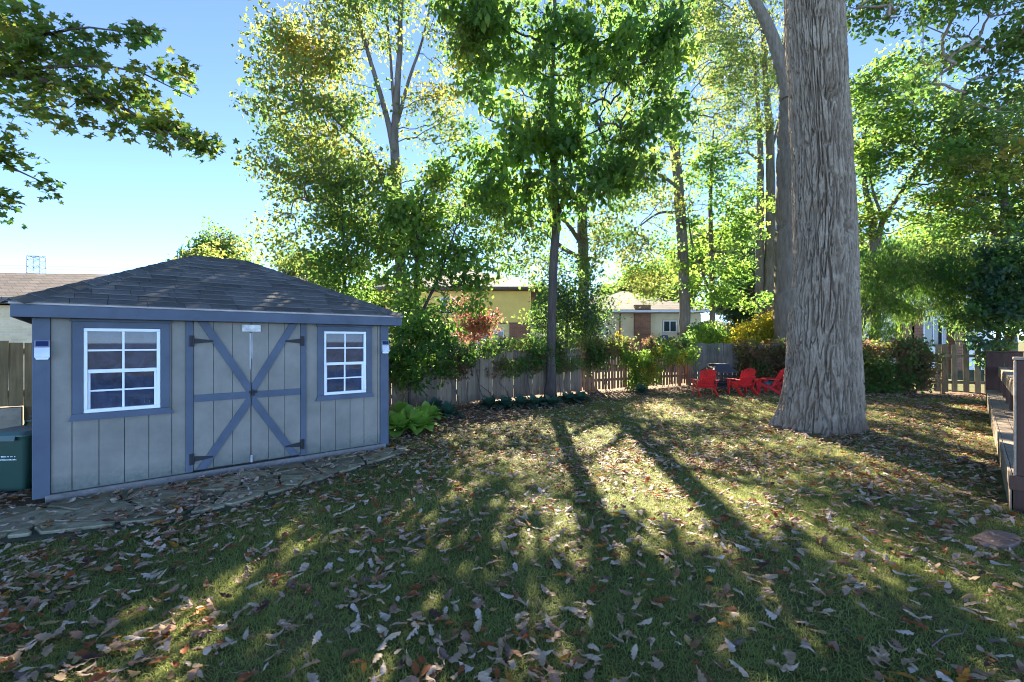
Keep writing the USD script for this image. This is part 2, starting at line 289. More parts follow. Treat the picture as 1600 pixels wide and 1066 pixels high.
def crown(parent, kind, mats, pos, seed, name='crown', smin=.7, smax=1.25, variants=4, label=None):
    rng = np.random.default_rng(seed); k = KINDS[kind]; mats = mats if isinstance(mats, list) else [mats]
    protos = [('leaf_spray', spray(k['leaf'], k['n'], k['rad'], k['flat'], seed * 31 + i, k['tilt'], k['droop']), mats[i % len(mats)]) for i in range(max(variants, len(mats)))]
    n = len(pos)
    c = instancer(numbered(str(prim_of(parent).GetPath()) + '/' + name), protos, rng.integers(0, len(protos), n), pos, rng.uniform(0, 6.28, n), rng.uniform(smin, smax, n), rng.normal(0, .25, (n, 2)))
    tag(c, label); return c
def in_blobs(rng, blobs, n):
    """points inside ellipsoids given as (px, py, rx, ry, Y, rY[, weight]) - each placed at its own distance Y"""
    vol = np.array([b[2] * b[3] * (b[6] if len(b) > 6 else 1.0) for b in blobs]); pick = rng.choice(len(blobs), n, p=vol / vol.sum()); out = []
    for i in pick:
        b = blobs[i]; c = P(b[0], b[1], b[4]); r = np.array([b[2] / F * b[4], b[5], b[3] / F * b[4]])
        d = rng.normal(0, 1, 3); d /= np.linalg.norm(d); out.append(c + d * r * rng.random() ** 0.42)
    return np.array(out)
DENS = 0.46
def tree(name, label, stems, blobs, n=260, per=3, kind='fine', leaf=None, bark='bark', seed=1, group=None, tip=.006, off=.28, leafmax=8, trunk_mesh=None,
         smin=.7, smax=1.25, attach=.35, cat_='tree', sides=8, keep=None, expo=0.46, minz=.35, maxr=None):
    """stems: polylines of (px, py, Y, radius); the first starts on the ground. Crown nodes are joined to the nearest wood; sprays of leaves sit on the outer nodes."""
    rng = np.random.default_rng(seed); SP = []
    for i, st in enumerate(stems):
        p = np.array([P(a, b, c) for a, b, c, _ in st]); r = np.array([s[3] for s in st])
        if i == 0: p[0, 2] = -0.15
        SP.append(smooth_path(p, r, .3))
    base = SP[0][0][0].copy(); base[2] = 0
    t = thing(name, label, cat_, base, 0, group)
    if trunk_mesh is None:
        ms = []
        for i, (p, r) in enumerate(SP):
            r = r.copy()
            if i == 0:
                z = np.maximum(p[:, 2], 0); r = r * (1 + .45 * np.exp(-z / .28))
            w = (noise(p * 1.7, seed) - .5)[:, None] * r[:, None] * .5
            ms.append(tube(p - base + w * [1, 1, 0], r, 12 if r[0] > .08 else 8))
        obj('trunk', cat(ms), M[bark], t, smooth=True)
    else: obj('trunk', trunk_mesh(base), M[bark], t, smooth=True)
    pts = in_blobs(rng, blobs, n)
    if keep is not None: pts = pts[[bool(keep(p)) for p in pts]]
    nodes = np.vstack([p for p, r in SP]); nr = np.concatenate([r for p, r in SP]); nt = len(nodes); par = [-1] * nt
    okattach = nodes[:, 2] > max(minz, attach)
    lead = np.where(okattach, 0.0, 1e3)
    dist = cKDTree(nodes).query(pts)[0]; pts = pts[np.argsort(dist)]
    nodes, cost = list(nodes), list(lead); depth = [0.0] * nt
    for q in pts:
        A = np.array(nodes); d = np.linalg.norm(A - q, axis=1)
        c = d + np.array(cost) + .22 * np.array(depth) + .6 * np.maximum(A[:, 2] - q[2] + .15 * d, 0)
        j = int(np.argmin(c)); nodes.append(q); cost.append(0.0); depth.append(depth[j] + d[j]); par.append(j)
    nodes = np.array(nodes); cnt = np.ones(len(nodes))
    for i in range(len(nodes) - 1, nt - 1, -1):
        if par[i] >= nt: cnt[par[i]] += cnt[i]
    limbs, root = {}, [-1] * len(nodes)
    for i in range(nt, len(nodes)):
        root[i] = i if par[i] < nt else root[par[i]]
        a, b = nodes[par[i]], nodes[i]; L = np.linalg.norm(b - a)
        r1 = tip * cnt[i] ** expo; r0 = tip * (cnt[par[i]] ** expo if par[i] >= nt else (cnt[i] * 1.3) ** expo)
        if par[i] < nt: r0 = min(r0, nr[par[i]] * .8); r1 = min(r1, r0)
        r0 = min(r0, r1 * 1.7)
        if maxr: r0, r1 = min(r0, maxr), min(r1, maxr)
        mid1 = a * .67 + b * .33 + rng.normal(0, .05, 3) * L + [0, 0, .05 * L]; mid2 = a * .33 + b * .67 + rng.normal(0, .05, 3) * L + [0, 0, .03 * L]
        limbs.setdefault(root[i], []).append(tube(np.array([a, mid1, mid2, b]) - base, [r0, r0 * .67 + r1 * .33, r0 * .33 + r1 * .67, r1 * .9], 5 if r0 > .02 else 4))
    for q in limbs.values(): obj('limb', cat(q), M[bark], t, smooth=True)
    outer = [i for i in range(nt, len(nodes)) if cnt[i] <= leafmax]
    if outer and per > 0:
        src = nodes[outer]; k = int(len(src) * per * DENS); pick = rng.integers(0, len(src), k)
        pos = src[pick] + rng.normal(0, off, (k, 3)) * [1, 1, .7]
        along = rng.random((k, 1)) * .4; pa = nodes[[par[outer[i]] for i in pick]]; pos = pos * (1 - along) + along * pa + along * rng.normal(0, off, (k, 3))
        if keep is not None: pos = pos[[bool(keep(p)) for p in pos]]
        pos = pos[pos[:, 2] > .08]
        crown(t, kind, leaf, pos - base, seed + 7, smin=smin, smax=smax)
    return t

Lf = {}
g = lambda *c: c
Lf['dark'] = leafy('dark_green_leaf', [(0, (.03, .055, .015)), (.5, (.055, .09, .02)), (.85, (.09, .125, .025)), (1, (.15, .16, .03))], trans=.55, tval=2.4)
Lf['green'] = leafy('mid_green_leaf', [(0, (.03, .075, .02)), (.5, (.06, .12, .025)), (1, (.14, .17, .03))], tval=2.3)
Lf['yellowgreen'] = leafy('yellow_green_leaf', [(0, (.05, .11, .02)), (.45, (.095, .155, .027)), (.8, (.16, .185, .032)), (1, (.28, .23, .035))], tval=2.2)
Lf['olive'] = leafy('olive_oak_leaf', [(0, (.045, .075, .022)), (.5, (.085, .11, .03)), (.85, (.15, .14, .035)), (1, (.2, .12, .04))], tval=2.1)
Lf['turning'] = leafy('turning_maple_leaf', [(0, (.05, .09, .022)), (.4, (.10, .12, .028)), (.7, (.22, .17, .03)), (.9, (.30, .16, .03)), (1, (.32, .08, .03))], tval=2.0)
Lf['blue'] = leafy('blue_green_leaf', [(0, (.025, .06, .035)), (.6, (.045, .09, .05)), (1, (.09, .13, .06))], tval=1.8, spec=.5, rough=.35)
Lf['russet'] = leafy('brown_vine_leaf', [(0, (.075, .055, .03)), (.4, (.15, .10, .05)), (.7, (.22, .15, .075)), (1, (.10, .13, .03))], nscale=1.5, tval=1.6)
Lf['coral'] = leafy('coral_leaf', [(0, (.30, .13, .08)), (.6, (.42, .2, .13)), (1, (.45, .28, .12))], tval=1.1, tsat=.95, gain=1.0)
Lf['hosta'] = leafy('hosta_leaf', [(0, (.14, .26, .04)), (.6, (.23, .34, .06)), (1, (.36, .36, .08))], trans=.35, tval=1.5, spec=.4)
Lf['hosta_blue'] = leafy('blue_hosta_leaf', [(0, (.025, .065, .045)), (.6, (.045, .10, .065)), (1, (.08, .13, .06))], trans=.3, tval=1.4, spec=.45)
Lf['goldbush'] = leafy('golden_bush_leaf', [(0, (.16, .17, .02)), (.5, (.3, .24, .025)), (1, (.4, .2, .03))], tval=1.6)
Lf['redmaple'] = leafy('near_maple_leaf', [(0, (.055, .10, .02)), (.5, (.12, .16, .025)), (.75, (.19, .17, .03)), (.88, (.36, .11, .03)), (1, (.38, .05, .02))], tval=2.0, trans=.6, gain=1.15, nscale=1.1, isl=.6)
Lf['grass'] = leafy('grass_blade', [(0, (.13, .17, .05)), (.45, (.205, .235, .075)), (.8, (.30, .28, .10)), (1, (.40, .33, .17))], trans=.42, tval=1.6, nscale=.8, rough=.6, spec=.12)
Lf['conifer'] = leafy('conifer_needle', [(0, (.02, .045, .025)), (1, (.05, .085, .04))], trans=.2)
# ------------------------------------------------------------------ ground
U = np.array([.744, .669]); N = np.array([.669, -.743])          # along and out of the shed front
SA = np.array([-4.66, 4.737]); SYAW = math.atan2(.669, .744)
def shed_world(x, y, z=0.0): q = SA + U * x - N * y; return np.array([q[0], q[1], z])
def to_shed(x, y): d0, d1 = x - SA[0], y - SA[1]; return d0 * U[0] + d1 * U[1], -(d0 * N[0] + d1 * N[1])
FENCE = np.array([(-10.35, 4.05), (-4.35, 9.44), (2.11, 15.0), (6.5, 17.75), (10.8, 15.2), (14.7, 14.3)])
fline = LineString(FENCE)
TRUNK = np.array([5.71, 8.95])
DA = math.atan2(.724, .69); DP = np.array([4.75, 4.6]); DX = np.array([math.cos(DA), math.sin(DA)]); DY = np.array([-DX[1], DX[0]])
def gz(x, y):
    x, y = np.asarray(x, float), np.asarray(y, float); p = np.stack([x * .8, y * .8, 0 * x], -1)
    return .05 * (fbm(p, 3, 5) - .5) - .015
def fence_dist(x, y):
    p = np.stack([x, y], -1); best = np.full(np.shape(x), 1e9)
    for a, b in zip(FENCE[:-1], FENCE[1:]):
        d = b - a; t = np.clip(((p - a) @ d) / (d @ d), 0, 1); best = np.minimum(best, np.linalg.norm(p - a - t[..., None] * d, axis=-1))
    return best
def bed(x, y):
    """1 where leaf mould and bare earth replace the lawn"""
    n = fbm(np.stack([x * .5, y * .5, 0 * x + 3.3], -1), 3, 9) - .5
    fd = fence_dist(x, y); left = np.clip((2.5 - x) / 4.0, 0, 1)
    return np.clip((2.0 + 1.6 * left + 2.2 * n - fd) / 1.2, 0, 1)
xs = np.concatenate([[-900, -300, -120, -60, -30, -18], np.arange(-12, 17.01, .14), [22, 35, 60, 120, 300, 900]])
ys = np.concatenate([[-300, -60, -20, -8], np.arange(-3, 22.01, .14), [26, 34, 50, 90, 200, 420, 900]])
X, Y = np.meshgrid(xs, ys); Z = gz(X, Y); fade = np.clip((24 - np.hypot(X - 2, Y - 8)) / 4, 0, 1); Z = Z * fade - .01
nx = len(xs); ii = (np.arange(len(ys) - 1)[:, None] * nx + np.arange(nx - 1)[None]).ravel()
lawn_f = np.vstack([np.stack([ii, ii + 1, ii + nx + 1], 1), np.stack([ii, ii + nx + 1, ii + nx], 1)])
M['lawn'] = mat('lawn_soil', {
    'g': ('geometry', {}), 'a': ('attribute', dict(attribute='bed')), 'n': ('noise_texture', dict(scale=1.4, detail=6.0, roughness=0.65)), 'n2': ('noise_texture', dict(scale=28.0, detail=5.0, roughness=0.7)),
    'rg': ('rgb_ramp', dict(ramp=[(0.3, (.07, .085, .03)), (0.5, (.11, .115, .045)), (0.68, (.18, .145, .075))])),
    'rb': ('rgb_ramp', dict(ramp=[(0.3, (.07, .048, .03)), (0.5, (.14, .098, .062)), (0.7, (.24, .17, .115))])),
    'm': ('mix', {}), 'b': ('bump', dict(strength=0.9, distance=0.02)), 'p': ('principled_bsdf', dict(roughness=0.95, specular_ior_level=0.1))},
    [('g.position', 'n.vector'), ('g.position', 'n2.vector'), ('n.fac', 'rg.fac'), ('n2.fac', 'rb.fac'), ('a.fac', 'm.fac'), ('rg.color', 'm.color1'), ('rb.color', 'm.color2'), ('m.color', 'p.base_color'), ('n2.fac', 'b.height'), ('b.normal', 'p.normal')], 'p.BSDF')
lawn = obj('lawn', (np.stack([X.ravel(), Y.ravel(), Z.ravel()], 1), lawn_f), M['lawn'], smooth=True)
UsdGeom.PrimvarsAPI(lawn).CreatePrimvar('bed', Sdf.ValueTypeNames.FloatArray, 'vertex').Set(Vt.FloatArray.FromNumpy(bed(X.ravel(), Y.ravel()).astype(np.float32)))
tag(lawn, 'uneven back lawn of thin grass and bare earth', 'lawn', kind='structure')

# flagstone path, each stone a piece of its own
pathpoly = Polygon([(-1.9, -.70), (-.17, -1.0), (.8, -1.34), (1.3, -1.36), (2.2, -1.12), (3.36, -.66), (3.95, -.40), (3.95, -.06), (-1.9, -.06)])
path = thing('path', 'irregular mossy flagstone path along the front of the shed', 'path', (*SA, 0), SYAW, kind='structure')
rng = np.random.default_rng(4); seeds = []
while len(seeds) < 74:
    q = rng.uniform((-2.1, -1.6), (4.2, .2))
    if all(math.hypot((q[0] - s[0]) * .75, (q[1] - s[1]) * 1.3) > .235 for s in seeds): seeds.append(q)
    elif rng.random() < .0005: break
far = [(-9, -9), (9, -9), (9, 9), (-9, 9)]; vor = Voronoi(np.vstack([seeds, far]))
bedm = extr(pathpoly.buffer(.05), 0, 1); bv = np.stack([bedm[0][:, 0], bedm[0][:, 2], -.02 + .018 * bedm[0][:, 1]], 1)
M['gap_soil'] = plain('mossy_joint_soil', (.06, .065, .035), .95, var=.5, scale=9, bump=.9, bscale=50)
obj('joint_soil', (bv, bedm[1][:, ::-1]), M['gap_soil'], path)
for i in range(len(seeds)):
    reg = vor.regions[vor.point_region[i]]
    if -1 in reg or not reg: continue
    pg = Polygon(vor.vertices[reg]).intersection(pathpoly)
    if pg.is_empty or pg.geom_type != 'Polygon' or pg.area < .02: continue
    pg = pg.buffer(-.045).buffer(.028)
    if pg.is_empty or pg.geom_type != 'Polygon' or pg.area < .012: continue
    c = np.array(pg.exterior.coords)[:-1]; seg = []
    for a, b in zip(c, np.roll(c, -1, 0)):
        m = max(1, int(np.linalg.norm(b - a) / .09)); seg += [a + (b - a) * t / m for t in range(m)]
    c = np.array(seg); c += (noise(np.c_[c * 9, np.full(len(c), i * 3.1)], 3)[:, None] - .5) * .035 * (c - c.mean(0)) / (np.linalg.norm(c - c.mean(0), axis=1, keepdims=True) + 1e-9)
    if len(c) > 40: c = c[::2]
    tlt = rng.normal(0, .012, 2); ht = rng.uniform(.014, .03); rel = c - c.mean(0); m = len(c)
    top = np.c_[c.mean(0) + rel * .97, ht + rel @ tlt]; mid = np.c_[c, ht - .008 + rel @ tlt]; bot = np.c_[c, np.full(m, -.04)]
    v = np.vstack([[*c.mean(0), ht + .003], top, mid, bot]); k = np.arange(m); k2 = (k + 1) % m
    f = np.vstack([np.stack([0 * k, 1 + k, 1 + k2], 1)] + [q for o in (1, 1 + m) for q in (np.stack([o + k, o + m + k, o + m + k2], 1), np.stack([o + k, o + m + k2, o + k2], 1))])
    obj('flagstone', (v, f), M['flag'], path)

# ------------------------------------------------------------------ shed
W_, D_ = 3.733, 3.05
shed = thing('garden_shed', 'grey board garden shed with blue trim, crossed double doors and shingled hip roof', 'shed', (*SA, 0), SYAW)
ZB, ZT = .085, 1.93
WIN = [(.343, .985), (2.80, 3.41)]; WZ0, WZ1 = .857, 1.733; DX0, DX1, DXC = 1.293, 2.495, 1.9
wallp = sbox(.0, .05, W_, 2.0).difference(unary_union([sbox(a, WZ0, b, WZ1) for a, b in WIN])).difference(sbox(DX0, .05, DX1, 1.86))
obj('wall', extr(wallp, .016, .06), M['siding'], shed, label='grey front wall sheet behind the boards')
obj('wall', bx(0.0, .05, .06, D_, .05, 1.95), M['siding'], shed)
obj('wall', bx(W_ - .05, W_, .06, D_, .05, 1.95), M['siding'], shed)
obj('wall', bx(.05, W_ - .05, D_ - .05, D_, .05, 1.95), M['siding'], shed)
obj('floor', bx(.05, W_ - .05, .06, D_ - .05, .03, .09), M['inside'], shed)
for s in range(14):   # side walls: grooved boards too
    y0 = .1 + s * .2085; y1 = min(y0 + .2005, D_ - .06)
    obj('siding_board', bx(W_ + .0005, W_ + .012, y0, y1, ZB, 1.9), M['siding'], shed); obj('siding_board', bx(-.012, -.0005, y0, y1, ZB, 1.9), M['siding'], shed)
cut = unary_union([sbox(a - .004, WZ0 - .004, b + .004, WZ1 + .004) for a, b in WIN] + [sbox(1.221, 0, 2.566, 1.9)])
gx = [.098] + [.256 + .2085 * k for k in range(17)] + [3.633]
for a, b in zip(gx[:-1], gx[1:]):
    if b - a < .03: continue
    p = sbox(a + .004, ZB, b - .004, ZT).difference(cut)
    for q in getattr(p, 'geoms', [p]):
        if not q.is_empty and q.area > .004: obj('siding_board', extr(q, 0, .0155), M['siding'], shed)
for x0, x1 in ((-.02, .098), (W_ - .098, W_ + .02)):
    obj('corner_trim', bx(x0, x1, -.02, -.0005, .05, 1.9, .003), M['trim'], shed)
for x0, x1 in ((-.032, -.0125), (W_ + .0125, W_ + .032)):
    obj('corner_trim', bx(x0, x1, -.0195, .098, .05, 1.9, .003), M['trim'], shed)
obj('skid', bx(.06, W_ - .02, -.045, .02, -.06, .078, .006), M['skid'], shed)
obj('frieze_board', bx(.1, W_ - .1, -.016, -.0006, 1.86, 1.93), M['siding'], shed)
for a, b in ((1.223, DX0), (DX1, 2.563)): obj('door_trim', bx(a, b, -.022, -.0006, .09, 1.859, .003), M['trim'], shed)
def make_window(x0, x1):
    xm, zm = (x0 + x1) / 2, (WZ0 + WZ1) / 2 - .01; e = .032; ms = []
    for a, b, c, d in ((x0, x1, WZ1 - e, WZ1), (x0, x1, WZ0, WZ0 + e * 1.2), (x0, x0 + e, WZ0 + e * 1.2, WZ1 - e), (x1 - e, x1, WZ0 + e * 1.2, WZ1 - e)):
        ms.append(bx(a + .0005, b - .0005, -.018, .05, c + .0005, d - .0005, .003))
    w = obj('window', cat(ms), M['white'], shed)
    obj('meeting_rail', bx(x0 + e, x1 - e, -.008, .046, zm - .019, zm + .019, .003), M['white'], w)
    for z0, z1, yy in ((zm + .019, WZ1 - e, .004), (WZ0 + e * 1.2, zm - .019, .018)):
        if yy > .01:
            for a, b in ((x0 + e, x0 + e + .022), (x1 - e - .022, x1 - e)): obj('sash_stile', bx(a + .0005, b, yy - .004, yy + .02, z0, z1), M['white'], w)
            a0, a1 = x0 + e + .022, x1 - e - .022
        else: a0, a1 = x0 + e, x1 - e
        zc = (z0 + z1) / 2
        obj('muntin', bx(xm - .010, xm + .010, yy, yy + .016, z0, z1), M['white'], w); obj('muntin', bx(a0, a1, yy + .001, yy + .015, zc - .009, zc + .009), M['white'], w)
        for p0, p1 in ((a0, xm - .0101), (xm + .0101, a1)):
            for q0, q1 in ((z0, zc - .0091), (zc + .0091, z1)): obj('pane', bx(p0, p1, yy + .006, yy + .0095, q0, q1), M['pane'], w)
    # blue trim round it
    obj('window_trim', bx(x0 - .085, x0 - .001, -.026, -.0006, WZ0 - .001, 1.80, .003), M['trim'], shed); obj('window_trim', bx(x1 + .001, x1 + .085, -.026, -.0006, WZ0 - .001, 1.80, .003), M['trim'], shed)
    obj('window_trim', bx(x0 - .0845, x1 + .0845, -.025, -.0006, WZ1 + .001, 1.80, .003), M['trim'], shed)
    obj('window_head', bx(x0 - .105, x1 + .105, -.036, -.0006, 1.801, 1.842, .003), M['trim'], shed)
    sill = hull([(x0 - .085, -.03, WZ0 - .002), (x1 + .085, -.03, WZ0 - .002), (x0 - .115, -.045, WZ0 - .07), (x1 + .115, -.045, WZ0 - .07), (x0 - .085, -.0006, WZ0 - .002), (x1 + .085, -.0006, WZ0 - .002), (x0 - .115, -.0006, WZ0 - .07), (x1 + .115, -.0006, WZ0 - .07)])
    obj('window_sill', sill, M['trim'], shed)
for a, b in WIN: make_window(a, b)
def make_door(x0, x1, sgn):
    d = obj('door', bx(x0 + .003, x1 - .003, .004, .03, .10, 1.855), M['siding'], shed)
    n = 3; ws = (x1 - x0 - .006) / n
    for i in range(n): obj('board', bx(x0 + .003 + i * ws + .0035, x0 + .003 + (i + 1) * ws - .0035, -.012, .0035, .10 + (.012 if (i + (sgn > 0)) % 2 else 0), 1.855), M['siding'], d)
    xo, xi = (x0, x1) if sgn < 0 else (x1, x0); s = -sgn   # hinge side, meeting side
    wq = .085
    def diag(p, q):
        L = LineString([p, q]).buffer(wq / 2, cap_style=2); c = L.intersection(sbox(x0 + .008, .105, x1 - .008, 1.85)); return extr(c, -.030, -.0125)
    zc = .935
    obj('brace', diag((xo + s * .05, 1.90), (xi - s * .0, zc + .04)), M['trim'], d); obj('brace', diag((xo + s * .03, .03), (xi - s * .0, zc - .04)), M['trim'], d)
    obj('rail', bx(x0 + .01, x1 - .01, -.0295, -.0125, zc - .042, zc + .042), M['trim'], d)
    for zz in (1.60, .235):
        h = [bx(xo - .038, xo - .002, -.036, -.0225, zz - .065, zz + .065), extr(Polygon([(xo, zz - .032), (xo, zz + .032), (xo + s * .2, zz + .009), (xo + s * .2, zz - .009)]), -.0345, -.0305)] if s > 0 else \
            [bx(xo + .002, xo + .038, -.036, -.0225, zz - .065, zz + .065), extr(Polygon([(xo - .2, zz - .009), (xo - .2, zz + .009), (xo, zz + .032), (xo, zz - .032)]), -.0345, -.0305)]
        h += [tube([(xo, -.037, zz - .06), (xo, -.037, zz + .06)], .008, 8)] + [tube([(xo + dx, -.036, zz + dz), (xo + dx, -.0385, zz + dz)], .006, 6) for dx in (-.02 * s,) for dz in (-.045, 0, .045)]
        obj('hinge', cat(h), M['black_iron'], d)
make_door(DX0, DXC, -1); make_door(DXC, DX1, 1)
M['plate'] = plain('worn_white_plate', (.62, .60, .56), .55, var=.35, scale=14)
obj('metal_plate', cat([bx(1.795, 2.005, -.04, -.013, 1.715, 1.80, .004), bx(1.86, 1.95, -.048, -.0405, 1.735, 1.765, .004)]), M['plate'], shed)
obj('latch', cat([bx(1.875, 1.96, -.042, -.031, .955, .985, .002), bx(1.90, 1.93, -.058, -.0425, .925, .968, .004), tube([(1.905, -.05, .965), (1.905, -.05, .99), (1.915, -.05, 1.0), (1.925, -.05, .99), (1.925, -.05, .965)], .004, 6)]), M['black_iron'], shed)
M['worn'] = plain('peeled_pale_wood', (.42, .42, .41), .8, var=.35, scale=24, bump=.5, stretch=(1, 1, .2))
obj('worn_edge', cat([bx(1.885, 1.8965, -.0145, -.0122, 1.25, 1.70), bx(1.9035, 1.914, -.0145, -.0122, 1.38, 1.70), bx(1.888, 1.912, -.046, -.031, .10, .19, .004)]), M['worn'], shed)
# roof
EX0, EX1, EY0, EY1, EZ, RZ = -.17, W_ + .17, -.17, D_ + .17, 1.965, 2.79
RA, RB = np.array([1.525, 1.525, RZ]), np.array([2.208, 1.525, RZ])
rv = np.array([(EX0, EY0, EZ), (EX1, EY0, EZ), (EX1, EY1, EZ), (EX0, EY1, EZ), RA, RB])
obj('roof', (rv, np.array([[0, 1, 5], [0, 5, 4], [1, 2, 5], [2, 3, 4], [2, 4, 5], [3, 0, 4], [0, 3, 2], [0, 2, 1]])), M['inside'], shed)
fz0, fz1 = 1.828, 1.958
obj('fascia', bx(EX0 + .0, EX1 - .0, EY0, EY0 + .02, fz0, fz1, .003), M['trim'], shed); obj('fascia', bx(EX0, EX1, EY1 - .02, EY1, fz0, fz1), M['trim'], shed)
obj('fascia', bx(EX0, EX0 + .02, EY0 + .0205, EY1 - .0205, fz0, fz1), M['trim'], shed); obj('fascia', bx(EX1 - .02, EX1, EY0 + .0205, EY1 - .0205, fz0, fz1), M['trim'], shed)
obj('soffit', cat([bx(EX0 + .021, EX1 - .021, EY0 + .021, -.001, 1.934, 1.948), bx(EX0 + .021, -.001, .0, EY1 - .021, 1.934, 1.948), bx(W_ + .001, EX1 - .021, 0, EY1 - .021, 1.934, 1.948)]), M['trim'], shed)
obj('drip_edge', cat([bx(EX0 - .012, EX1 + .012, EY0 - .012, EY0 - .0005, 1.950, 1.969), bx(EX0 - .012, EX0 - .0005, EY0, EY1, 1.950, 1.969), bx(EX1 + .0005, EX1 + .012, EY0, EY1, 1.950, 1.969)]), M['drip'], shed)
def slope(p0, p1, inward, ridge0, ridge1, tabs, seed):
    """shingle rows on one slope: p0->p1 is the eave, ridge0 and ridge1 the top corners"""
    rr = np.random.default_rng(seed); p0, p1 = np.array(p0, float), np.array(p1, float); ex = (p1 - p0); L = np.linalg.norm(ex); ex /= L
    up = np.array([*(np.array(inward) * 1.695), RZ - EZ]); SL = np.linalg.norm(up); up /= SL; nn = np.cross(ex, up); nn *= np.sign(nn[2])
    a0, a1 = (ridge0 - p0) @ ex, (ridge1 - p0) @ ex
    area = Polygon([(-.02, -.025), (L + .02, -.025), (L + .0, 0), (a1 + .001, SL), (a0, SL), (0, 0)]).buffer(0)
    out = []
    for k in range(13):
        t0 = k * .145 - .025; x = -.35 + rr.uniform(0, .25)
        while x < L:
            w = rr.uniform(.24, .36); jog = rr.uniform(-.004, .006)
            pg = sbox(x + .0025, t0 + jog, x + w - .0025, t0 + .185).intersection(area); x += w
            if pg.is_empty or pg.geom_type != 'Polygon' or pg.area < .004: continue
            m = trimesh.creation.extrude_polygon(pg, .009, engine='earcut'); v = np.array(m.vertices); lift = .0165 - (v[:, 1] - t0) / .145 * .0115 + rr.uniform(0, .0015)
            out.append((p0 + v[:, :1] * ex + v[:, 1:2] * up + (v[:, 2] + lift)[:, None] * nn, np.array(m.faces)))
    return out
for m in slope((EX0, EY0, EZ), (EX1, EY0, EZ), (0, 1), RA, RB, True, 1): obj('shingle', m, M['shingle'], shed)
rest = slope((EX0, EY1, EZ), (EX0, EY0, EZ), (1, 0), RA, RA, True, 2) + slope((EX1, EY0, EZ), (EX1, EY1, EZ), (-1, 0), RB, RB, True, 3) + slope((EX1, EY1, EZ), (EX0, EY1, EZ), (0, -1), RB, RA, True, 4)
obj('shingles', cat(rest), M['shingle'], shed, kind='stuff')
def caps(a, b, n1, n2, seed):
    """folded cap shingles from a (low) to b (high); n1, n2 are the two slopes' normals"""
    rr = np.random.default_rng(seed); a, b = np.array(a, float), np.array(b, float); d = b - a; L = np.linalg.norm(d); d /= L
    w1 = np.cross(d, n1); w2 = np.cross(d, n2); w1 *= np.sign(-w1[2]); w2 *= np.sign(-w2[2])
    up = (n1 + n2) / np.linalg.norm(n1 + n2); k = 0; s = 0.0
    while s < L - .05:
        e = min(s + .24, L + .03); wd = .135 + rr.uniform(-.006, .006); v = []
        for q, h in ((s, .034), (e, .022)):
            c = a + d * q
            for th in (0, -.007): v += [c + w1 * wd + n1 * (h - .006 + th), c + up * (h + .006 + th), c + w2 * wd + n2 * (h - .006 + th)]
        f = [[0, 1, 7], [0, 7, 6], [1, 2, 8], [1, 8, 7], [3, 10, 4], [3, 9, 10], [4, 11, 5], [4, 10, 11], [0, 3, 4], [0, 4, 1], [1, 4, 5], [1, 5, 2], [0, 6, 9], [0, 9, 3], [2, 5, 11], [2, 11, 8]]
        obj('cap_shingle', (np.array(v), np.array(f)), M['shingle'], shed); s += .19
nf = np.array([0, -(RZ - EZ), 1.695]); nf /= np.linalg.norm(nf); nb = nf * [1, -1, 1]; nl = np.array([nf[1], 0, nf[2]]); nr_ = nl * [-1, 1, 1]
caps((EX0, EY0, EZ), RA, nf, nl, 1); caps((EX1, EY0, EZ), RB, nf, nr_, 2); caps((EX0, EY1, EZ), RA, nb, nl, 3); caps((EX1, EY1, EZ), RB, nb, nr_, 4); caps(RA, RB, nf, nb, 5)

# solar lamps on the corner posts
def solar_light(x, label):
    t = thing('solar_light', label, 'wall lamp', shed_world(x, -.021, 1.44), SYAW, 'solar lamps on the shed corners')
    obj('body', hull([(-.055, 0, 0), (.055, 0, 0), (-.055, 0, .15), (.055, 0, .15), (-.055, -.05, .0), (.055, -.05, .0), (-.055, -.035, .10), (.055, -.035, .10)]), M['steel'], t)
    obj('lens', hull([(-.05, -.015, -.001), (.05, -.015, -.001), (-.05, -.045, -.001), (.05, -.045, -.001), (-.042, -.022, -.022), (.042, -.022, -.022), (-.042, -.04, -.022), (.042, -.04, -.022)]), M['white'], t)
    a, b = np.array([0, -.037, .10]), np.array([0, -.004, .162]); obj('panel_frame', bar(a + [0, -.004, 0], b + [0, -.004, 0], .112, .01, (0, -1, .5)), M['steel'], t)
    obj('solar_panel', bar(a + (b - a) * .12 + [0, -.0105, .003], a + (b - a) * .88 + [0, -.0105, .003], .09, .006, (0, -1, .5)), M['solar'], t)
solar_light(.04, 'silver solar wall lamp on the left corner post of the shed')
solar_light(W_ - .04, 'silver solar wall lamp on the right corner post of the shed')

# what stands behind the shed windows
M['terracotta'] = plain('terracotta', (.42, .19, .10), .8, var=.2); M['ply'] = plain('pale_board', (.5, .38, .24), .7, var=.2)
M['card'] = plain('cardboard', (.42, .29, .17), .85, var=.1)
sh = thing('work_bench', 'wooden work bench inside the shed behind the left window', 'bench', (*SA, 0), SYAW)
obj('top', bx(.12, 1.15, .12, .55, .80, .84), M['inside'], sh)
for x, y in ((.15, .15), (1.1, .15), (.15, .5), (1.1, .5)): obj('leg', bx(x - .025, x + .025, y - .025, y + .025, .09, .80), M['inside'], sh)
pp = thing('potted_plant', 'leafy potted plant standing behind the lower right panes of the left shed window', 'plant', shed_world(.83, .27, .84), SYAW)
prof = np.array([(0, 0), (.05, 0), (.07, .12), (.078, .12), (.078, .14), (.06, .14), (.06, .12), (0, .12)]); pm = trimesh.creation.revolve(prof, sections=20)
obj('pot', pm, M['terracotta'], pp, smooth=35)
rg = np.random.default_rng(3); ms = []
